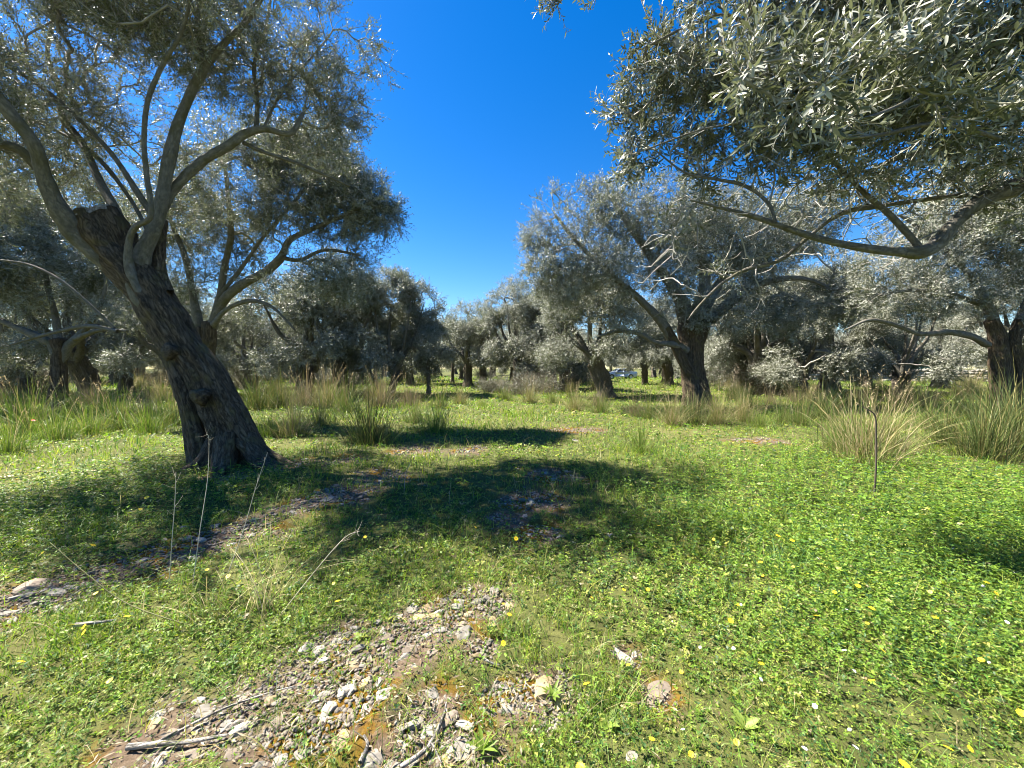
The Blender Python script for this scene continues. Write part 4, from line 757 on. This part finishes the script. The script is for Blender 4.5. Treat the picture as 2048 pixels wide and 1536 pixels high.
# ------------------------------------------------------------------ fallen sticks
def stick(px, r, label, side=0, h=.012):
    pts = [gp(x, y, h) for x, y in px]; a = Acc(); n = len(pts); p, T, rr = tube(a, pts, np.linspace(r, r * .45, n), 8, 5, .16, .1, int(px[0][0]), True, 0)
    g = np.random.default_rng(int(px[0][0]))
    for k in range(side):
        i = int(g.integers(2, len(p) - 2)); d = nrm(T[i] + g.normal(0, .7, 3) * np.array([1, 1, .3])); d[2] = abs(d[2]) * .5; l = g.uniform(.04, .1)
        tube(a, [p[i], p[i] + d * l * .6, p[i] + d * l], [rr[i] * .6, rr[i] * .45, rr[i] * .25], 5, 2, .1, 0, 2)
    return tag(a.build('fallen_stick', M_DEAD, None, tuple(pts[0])), label, 'stick')
stick([(255, 1494), (320, 1487), (375, 1484), (430, 1474), (455, 1470)], .012, 'thick grey stick lying at the bottom left', 2)
stick([(330, 1478), (400, 1440), (460, 1412), (540, 1385), (590, 1372)], .006, 'long thin dark twig above the thick grey stick', 3)
stick([(800, 1535), (850, 1500), (875, 1460), (890, 1420), (893, 1405)], .009, 'curved dead branch near the bottom of the stony patch', 3)
stick([(720, 1525), (735, 1490), (728, 1470)], .008, 'short weathered twig left of the curved dead branch', 1)
stick([(150, 1250), (190, 1245), (232, 1240)], .012, 'bleached stick in the grass at the left', 0, .04)
stick([(968, 1318), (985, 1326), (1000, 1330)], .007, 'short grey twig beside the largest boulder', 0)
stick([(850, 838), (905, 830)], .02, 'grey stick lying in the straw by the lane', 0, .25) if False else None
# ------------------------------------------------------------------ flowers
def flower_mesh(petals, mats, r, n=12, hs=.11):
    a = Acc(); az = np.linspace(0, 6.28, n, endpoint=False); P = np.tile([[0, 0, hs]], (n, 1)) + np.stack([np.cos(az), np.sin(az), 0 * az], -1) * r * .2
    leaves(a, P, np.stack([np.cos(az), np.sin(az), .25 + 0 * az], -1), np.tile([[0, 0, 1.0]], (n, 1)), np.full(n, r * .85), np.full(n, r * (5.4 / n)), .1, True, 0)
    th = np.linspace(0, 6.28, 9)[:-1]; v = np.vstack([np.stack([np.cos(th) * r * .3, np.sin(th) * r * .3, 0 * th + hs + .001], -1), [[0, 0, hs + r * .22]]]); a.add(v, None, [[i, (i + 1) % 8, 8] for i in range(8)], 1)
    st = Acc(); p = [(0, 0, -.02), (.006, .003, hs * .5), (0, 0, hs)]; tube(a, p, [.0016, .0013, .0011], 5, 3, 0, 0, 1, False, 2, bark=False)
    me = a.build('flower', mats); m = me.data; bpy.data.objects.remove(me); return m
FL = {'y': flower_mesh(12, [M_PETAL, M_DISC, M_STEM], .017), 'w': flower_mesh(6, [M_WHITE_P, M_DISC, M_STEM], .010, 6, .09), 'r': flower_mesh(5, [M_RED_P, M_BLACK, M_STEM], .045, 5, .35)}
def flower(kd, px, py, label, cat, group, h=.12, sc=1.0, name='yellow_flower'):
    p = gp(px, py, h); o = bpy.data.objects.new(name, FL[kd]); COL.objects.link(o); base = {'y': .11, 'w': .09, 'r': .35}[kd]
    o.location = (p[0], p[1], p[2] - base * sc); o.rotation_euler = (random.uniform(-.6, .6), random.uniform(-.8, .3), random.uniform(0, 6.28)); o.scale = (sc, sc, sc); tag(o, label, cat, group)
YP = [(1294, 1173), (1179, 1196), (1274, 1099), (1241, 1177), (1320, 1053), (1431, 1069), (1526, 1124), (1598, 1127), (1646, 1238), (1653, 1195), (1739, 1245), (1739, 1289), (1947, 1067), (1885, 1067), (1975, 1164), (1968, 1172), (1943, 1324), (2034, 1398), (1480, 1463), (1308, 1486), (1380, 1486), (1526, 1331), (1271, 1335), (1241, 1328), (1908, 1469), (1892, 1502), (1790, 1516), (1174, 1532), (1378, 948), (1304, 944),
      (1672, 1182), (1711, 1166), (1748, 1097), (1952, 960), (1996, 993), (1950, 1009), (1477, 1208), (1549, 1069), (1575, 1076), (1667, 1122), (1683, 1073), (1760, 1078), (1806, 1064), (1855, 993), (1873, 1236), (1602, 1034), (1540, 1150), (1620, 1150), (1735, 1213), (1870, 1172), (1770, 1372), (1985, 1317), (1189, 1378), (1365, 1338), (1455, 1230),
      (240, 1347), (205, 1180), (280, 1012), (300, 985), (415, 1135), (470, 1140), (1005, 1209), (1010, 1228), (1011, 1256), (210, 1235), (240, 1238), (206, 1228), (6, 1333), (228, 1330), (85, 930), (30, 958), (350, 900), (160, 1090), (50, 1148), (674, 1157), (676, 1205), (730, 1065), (935, 1050), (1025, 1062), (575, 1098), (1430, 955), (1560, 960), (1640, 985), (1510, 1005), (1350, 1010), (1700, 1030)]
for i, (x, y) in enumerate(YP): flower('y', x, y, 'yellow daisy flower open in the green meadow', 'flower', 'yellow daisies in the meadow', .10 if y > 1200 else .13, random.uniform(.55, .95) * (1 if y > 1100 else 1.3))
g = np.random.default_rng(4)
for i in range(24):
    x, y = g.uniform(1350, 2040), g.uniform(930, 1520); flower('w', x, y, 'tiny pale lilac flower among the leafy herbs', 'flower', 'lilac flowers in the meadow', .12, g.uniform(.55, 1.0), 'lilac_flower')
for x, y in ((88, 803), (58, 838)): flower('r', x, y, 'red poppy on the grass bank at the left', 'flower', 'red poppies on the bank', .6, .6, 'red_poppy')
# broad rosettes in the foreground
def rosette(px, py, n, L, W, label, up=.5, c=(.17, .25, .04)):
    p = gp(px, py); a = Acc(); az = np.arange(n) * 2.4; g = np.random.default_rng(n + px)
    leaves(a, np.tile([[0, 0, 0.0]], (n, 1)), np.stack([np.cos(az), np.sin(az), up + g.uniform(-.2, .5, n)], -1), np.tile([[0, 0, 1.0]], (n, 1)) + g.normal(0, .2, (n, 3)), L * g.uniform(.6, 1.1, n), W * g.uniform(.8, 1.2, n), .3, True, 0, col=np.array(c) * g.uniform(.7, 1.25, (n, 1)) * np.ones((n, 3)))
    o = a.build('leaf_rosette', M_PLANT); o.location = p; return tag(o, label, 'plant')
rosette(1105, 1392, 11, .075, .016, 'dandelion rosette growing between two beige stones')
rosette(965, 1500, 10, .08, .022, 'broad-leaved rosette right of the pair-topped white stone', .7)
rosette(1490, 1455, 9, .07, .03, 'pale broad-leaved plant beside a yellow daisy at the bottom', .4, (.20, .28, .05))
rosette(1215, 1450, 9, .06, .028, 'light green broad-leaved plant in the centre foreground', .4, (.20, .28, .05))
rosette(720, 1275, 10, .045, .022, 'yellow-green rosette at the upper edge of the stony patch', .3, (.26, .30, .05))
# ------------------------------------------------------------------ brushwood
def brush(px, py, label, seed, Rr, H, n=260, leafy=.5):
    p = gp(px, py); g = np.random.default_rng(seed); A = []; B = []; a = Acc()
    az = g.uniform(0, 6.28, n); st = np.stack([g.normal(0, Rr * .3, n), g.normal(0, Rr * .3, n), np.zeros(n)], -1); d = nrm(np.stack([np.cos(az), np.sin(az), g.uniform(.2, 1.6, n)], -1)); l = H * g.uniform(.5, 1.1, n)
    mid = st + d * (l * .5)[:, None]; d2 = nrm(d + g.normal(0, .35, d.shape)); en = mid + d2 * (l * .5)[:, None]; prisms(a, st, mid, np.full(n, .012), np.full(n, .008)); prisms(a, mid, en, np.full(n, .008), np.full(n, .003))
    for k in range(3):
        t = g.uniform(.2, 1, n)[:, None]; s0 = mid * (1 - t) + en * t; prisms(a, s0, s0 + nrm(d2 + g.normal(0, .7, d.shape)) * (H * .25), np.full(n, .005), np.full(n, .002))
    root = empty('bush', tuple(p), label, 'bush'); a.build('branches', M_BARK_GREY, root)
    m = int(n * 14 * leafy); t = g.uniform(0, 1, m)[:, None]; k = g.integers(0, n, m); P = mid[k] * (1 - t) + en[k] * t + g.normal(0, .06, (m, 3)); lf = Acc()
    leaves(lf, P, d2[k] + g.normal(0, .7, (m, 3)), g.normal(size=(m, 3)) + np.array([0, 0, .8]), np.full(m, .10), np.full(m, .03), .2, False, 0, rnd=g.uniform(0, 1, m)); lf.build('leaves', M_LEAF_FAR, root); return root
brush(1040, 790, 'tangled heap of grey brushwood and scrub at the end of the lane', 1, 1.1, 1.4, 170, .7)
brush(1085, 786, 'scrubby grey-brown bush right of the brushwood heap', 2, .9, 1.6, 150, .9)
brush(985, 784, 'low dusty bush left of the brushwood heap', 3, .9, 1.1, 200, .8)
brush(1530, 790, 'tangle of suckers around the foot of the wrapped trunk', 4, .8, 2.3, 260, .9)
brush(60, 790, 'leafless tangle of scrub behind the grass bank at the left', 5, 1.0, 1.8, 240, .3)
scrub = brush(480, 778, 'dull scrub behind the tall dark grass', 6, 1.2, 1.7, 260, .8)
g = np.random.default_rng(15)
for i in range(44):
    Y = g.uniform(27, 62); px = g.uniform(-100, 2150)
    if 1180 < px < 1320 and Y < 60 or 1560 < px < 1980 or 850 < px < 960: continue
    x = (px - 1024) / F * Y; dup(scrub, (x, Y, float(gz(x, Y))), g.uniform(0, 6.28), g.uniform(.8, 1.5), 'low grey scrub among the trunks of the distant olives', 'scrub among the distant trunks')
# ------------------------------------------------------------------ stone wall and netting fence
def wall():
    a = Acc(); g = np.random.default_rng(6); x0, y0 = np.array([(1430 - 1024) / F * 47, 47.0]); x1, y1 = np.array([(2120 - 1024) / F * 36, 36.0]); L = math.hypot(x1 - x0, y1 - y0); ux, uy = (x1 - x0) / L, (y1 - y0) / L
    box = np.array([(-1, -1, -1), (1, -1, -1), (1, 1, -1), (-1, 1, -1), (-1, -1, 1), (1, -1, 1), (1, 1, 1), (-1, 1, 1)], float); bq = np.array([(0, 3, 2, 1), (4, 5, 6, 7), (0, 1, 5, 4), (1, 2, 6, 5), (2, 3, 7, 6), (3, 0, 4, 7)])
    h = 0.0
    for c in range(5):
        hh = g.uniform(.24, .32); s = g.uniform(-.3, 0)
        while s < L:
            l = g.uniform(.25, .65); v = box * np.array([l * .49, .26 + g.uniform(-.04, .04), hh * .5]) + g.normal(0, .025, (8, 3)); m = s + l / 2
            w_ = np.stack([x0 + ux * (m + v[:, 0]) - uy * v[:, 1], y0 + uy * (m + v[:, 0]) + ux * v[:, 1], h + hh / 2 + v[:, 2] + (g.uniform(-.04, .06) if c == 4 else 0)], -1); a.add(w_, bq); s += l
        h += hh * .97
    tag(a.build('stone_wall', M_STONE), 'low pale dry-stone wall running behind the grass at the right', 'wall')
wall()
def fence():
    root = empty('netting_fence', ((1800 - 1024) / F * 52, 52, 0), 'tall dark green netting fence beyond the stone wall', 'fence'); x0 = (1740 - 1024) / F * 52 - root.location.x; W = 12.0
    n = 48; xs = np.linspace(0, W, n); a = Acc()
    for s in (-1, 1):
        v = np.stack([np.stack([x0 + xs, .04 * np.sin(xs * 2.1) + .006 * s, np.full(n, .1)], -1), np.stack([x0 + xs, .05 * np.sin(xs * 2.4 + 1) + .006 * s, 3.5 - .06 * np.abs(np.sin(xs * math.pi / 3))], -1)], 1).reshape(-1, 3)
        i = np.arange(n - 1) * 2; a.add(v, np.stack([i, i + 2, i + 3, i + 1], -1))
    a.build('netting', M_NET, root)
    for k in range(5):
        b = Acc(); x = x0 + k * 3.0; tube(b, [(x, .1, -.2), (x, .1, 1.8), (x, .1, 3.7)], [.05, .05, .05], 10, 2, 0, 0, 1); b.build('post', M_POST, root)
fence()
# ------------------------------------------------------------------ the parked car
def car():
    loc = ((1239 - 1024) / F * 52, 52.0); root = empty('car', (*loc, float(gz(*loc))), 'silver-blue saloon car parked between the olive trunks', 'car'); root.rotation_euler[2] = R(4)
    def loft(name, prof, widths, m, parent=root, y0=0):
        """side outline (x, z) closed, swept across the car, narrowing with height"""
        a = Acc(); n = len(prof); ys = (-1, -.93, -.6, 0, .6, .93, 1); v = []
        for y in ys:
            for (x, z), w_ in zip(prof, widths):
                k = 1 - .03 * (abs(y) == 1); v.append((x * (1 if abs(y) < 1 else .985), y * w_ * 1.0, (z - .75) * (k) + .75))
        q = [(i * n + j, i * n + (j + 1) % n, (i + 1) * n + (j + 1) % n, (i + 1) * n + j) for i in range(len(ys) - 1) for j in range(n)]
        bm = bmesh.new(); vs = [bm.verts.new(c) for c in v]
        for f in q: bm.faces.new([vs[i] for i in f])
        bm.faces.new([vs[j] for j in range(n)]); bm.faces.new([vs[(len(ys) - 1) * n + j] for j in reversed(range(n))]); bmesh.ops.recalc_face_normals(bm, faces=bm.faces)
        bmesh.ops.triangulate(bm, faces=[f for f in bm.faces if len(f.verts) > 4]); me = bpy.data.meshes.new(name); bm.to_mesh(me); bm.free(); me.materials.append(m); o = bpy.data.objects.new(name, me); COL.objects.link(o); o.parent = parent; return o
    def arch(cx, r=.37): return [(cx + r * math.cos(t), .30 + r * math.sin(t)) for t in np.linspace(math.pi, 0, 9)]
    low = [(-2.12, .32)] + arch(-1.32) + arch(1.28) + [(2.08, .34), (2.16, .55), (2.14, .86), (2.05, .98), (1.45, 1.0), (.9, .98), (-.85, .96), (-1.3, .90), (-1.9, .78), (-2.12, .66), (-2.17, .5)]
    body = loft('body', low, [.84 if z < .9 else .80 for x, z in low], M_PAINT)
    cab = [(-.95, .94), (-.30, 1.36), (.1, 1.42), (.65, 1.41), (1.0, 1.34), (1.6, .98)]
    loft('roof', cab, [.79, .62, .60, .60, .61, .76], M_PAINT)
    def pane(name, pts, m=M_GLASS, off=.012):
        a = Acc(); p = np.array(pts, float); n = len(p); c = p.mean(0); nr = nrm(np.cross(p[1] - p[0], p[2] - p[0])); 
        if nr @ (c - np.array([0, 0, 1.0])) < 0: nr = -nr
        v = np.vstack([p + nr * off, p - nr * .01]); a.add(v, [[i, (i + 1) % n, n + (i + 1) % n, n + i] for i in range(n)], [[0, i, i + 1] for i in range(1, n - 1)]); return a.build(name, m, root)
    def wy(z): return .785 - (z - .94) / (1.42 - .94) * .175
    for s in (-1, 1):
        pane('side_window', [(x, s * wy(z), z) for x, z in ((-.72, .99), (-.22, 1.33), (.28, 1.35), (.28, .99))]); pane('side_window', [(x, s * wy(z), z) for x, z in ((.36, .99), (.36, 1.35), (.9, 1.32), (1.28, 1.1), (1.28, .99))])
        pane('door', [(x, s * .842, z) for x, z in ((-.82, .42), (-.82, .88), (.30, .88), (.30, .42))], M_PAINT, .01); pane('door', [(x, s * .842, z) for x, z in ((.33, .42), (.33, .88), (1.2, .88), (.92, .5))], M_PAINT, .01)
        pane('headlight', [(-2.13, s * .5, .62), (-2.13, s * .78, .62), (-2.03, s * .79, .76), (-2.06, s * .5, .74)], M_LAMP, .03); pane('tail_light', [(2.14, s * .52, .68), (2.14, s * .8, .68), (2.12, s * .8, .86), (2.12, s * .52, .86)], M_TAIL, .03)
        a = Acc(); tube(a, [(-.62, s * .78, .98), (-.64, s * .88, 1.03), (-.64, s * .95, 1.04)], [.03, .07, .05], 8, 3); a.build('wing_mirror', M_PAINT, root)
        for cx in (-1.32, 1.28):
            a = Acc(); th = np.linspace(0, 2 * math.pi, 25)[:-1]; rings = [(.20, .075), (.29, .09), (.315, .06), (.315, -.06), (.29, -.09), (.20, -.075)]
            v = np.array([(cx + r * math.cos(t), s * .76 + y, .315 + r * math.sin(t)) for r, y in rings for t in th]); nn = 24
            a.add(v, [(i * nn + j, i * nn + (j + 1) % nn, (i + 1) * nn + (j + 1) % nn, (i + 1) * nn + j) for i in range(5) for j in range(nn)]); wh = a.build('wheel', M_TYRE, root)
            b = Acc(); v = [(cx, s * .76 + s * .03, .315)] + [(cx + r * math.cos(t), s * .76 + s * y, .315 + r * math.sin(t)) for r, y in ((.21, .07), (.15, .05)) for t in th]
            b.add(v, [(1 + j, 1 + (j + 1) % nn, 1 + nn + (j + 1) % nn, 1 + nn + j) for j in range(nn)], [(0, 1 + nn + j, 1 + nn + (j + 1) % nn) for j in range(nn)]); b.build('rim', M_RIM, wh)
    pane('windscreen', [(-.90, -.70, .985), (-.90, .70, .985), (-.36, .57, 1.325), (-.36, -.57, 1.325)]); pane('rear_window', [(1.52, -.66, 1.03), (1.52, .66, 1.03), (1.06, .56, 1.30), (1.06, -.56, 1.30)])
    pane('grille', [(-2.16, -.4, .5), (-2.16, .4, .5), (-2.13, .4, .64), (-2.13, -.4, .64)], M_BLACK, .02)
car()
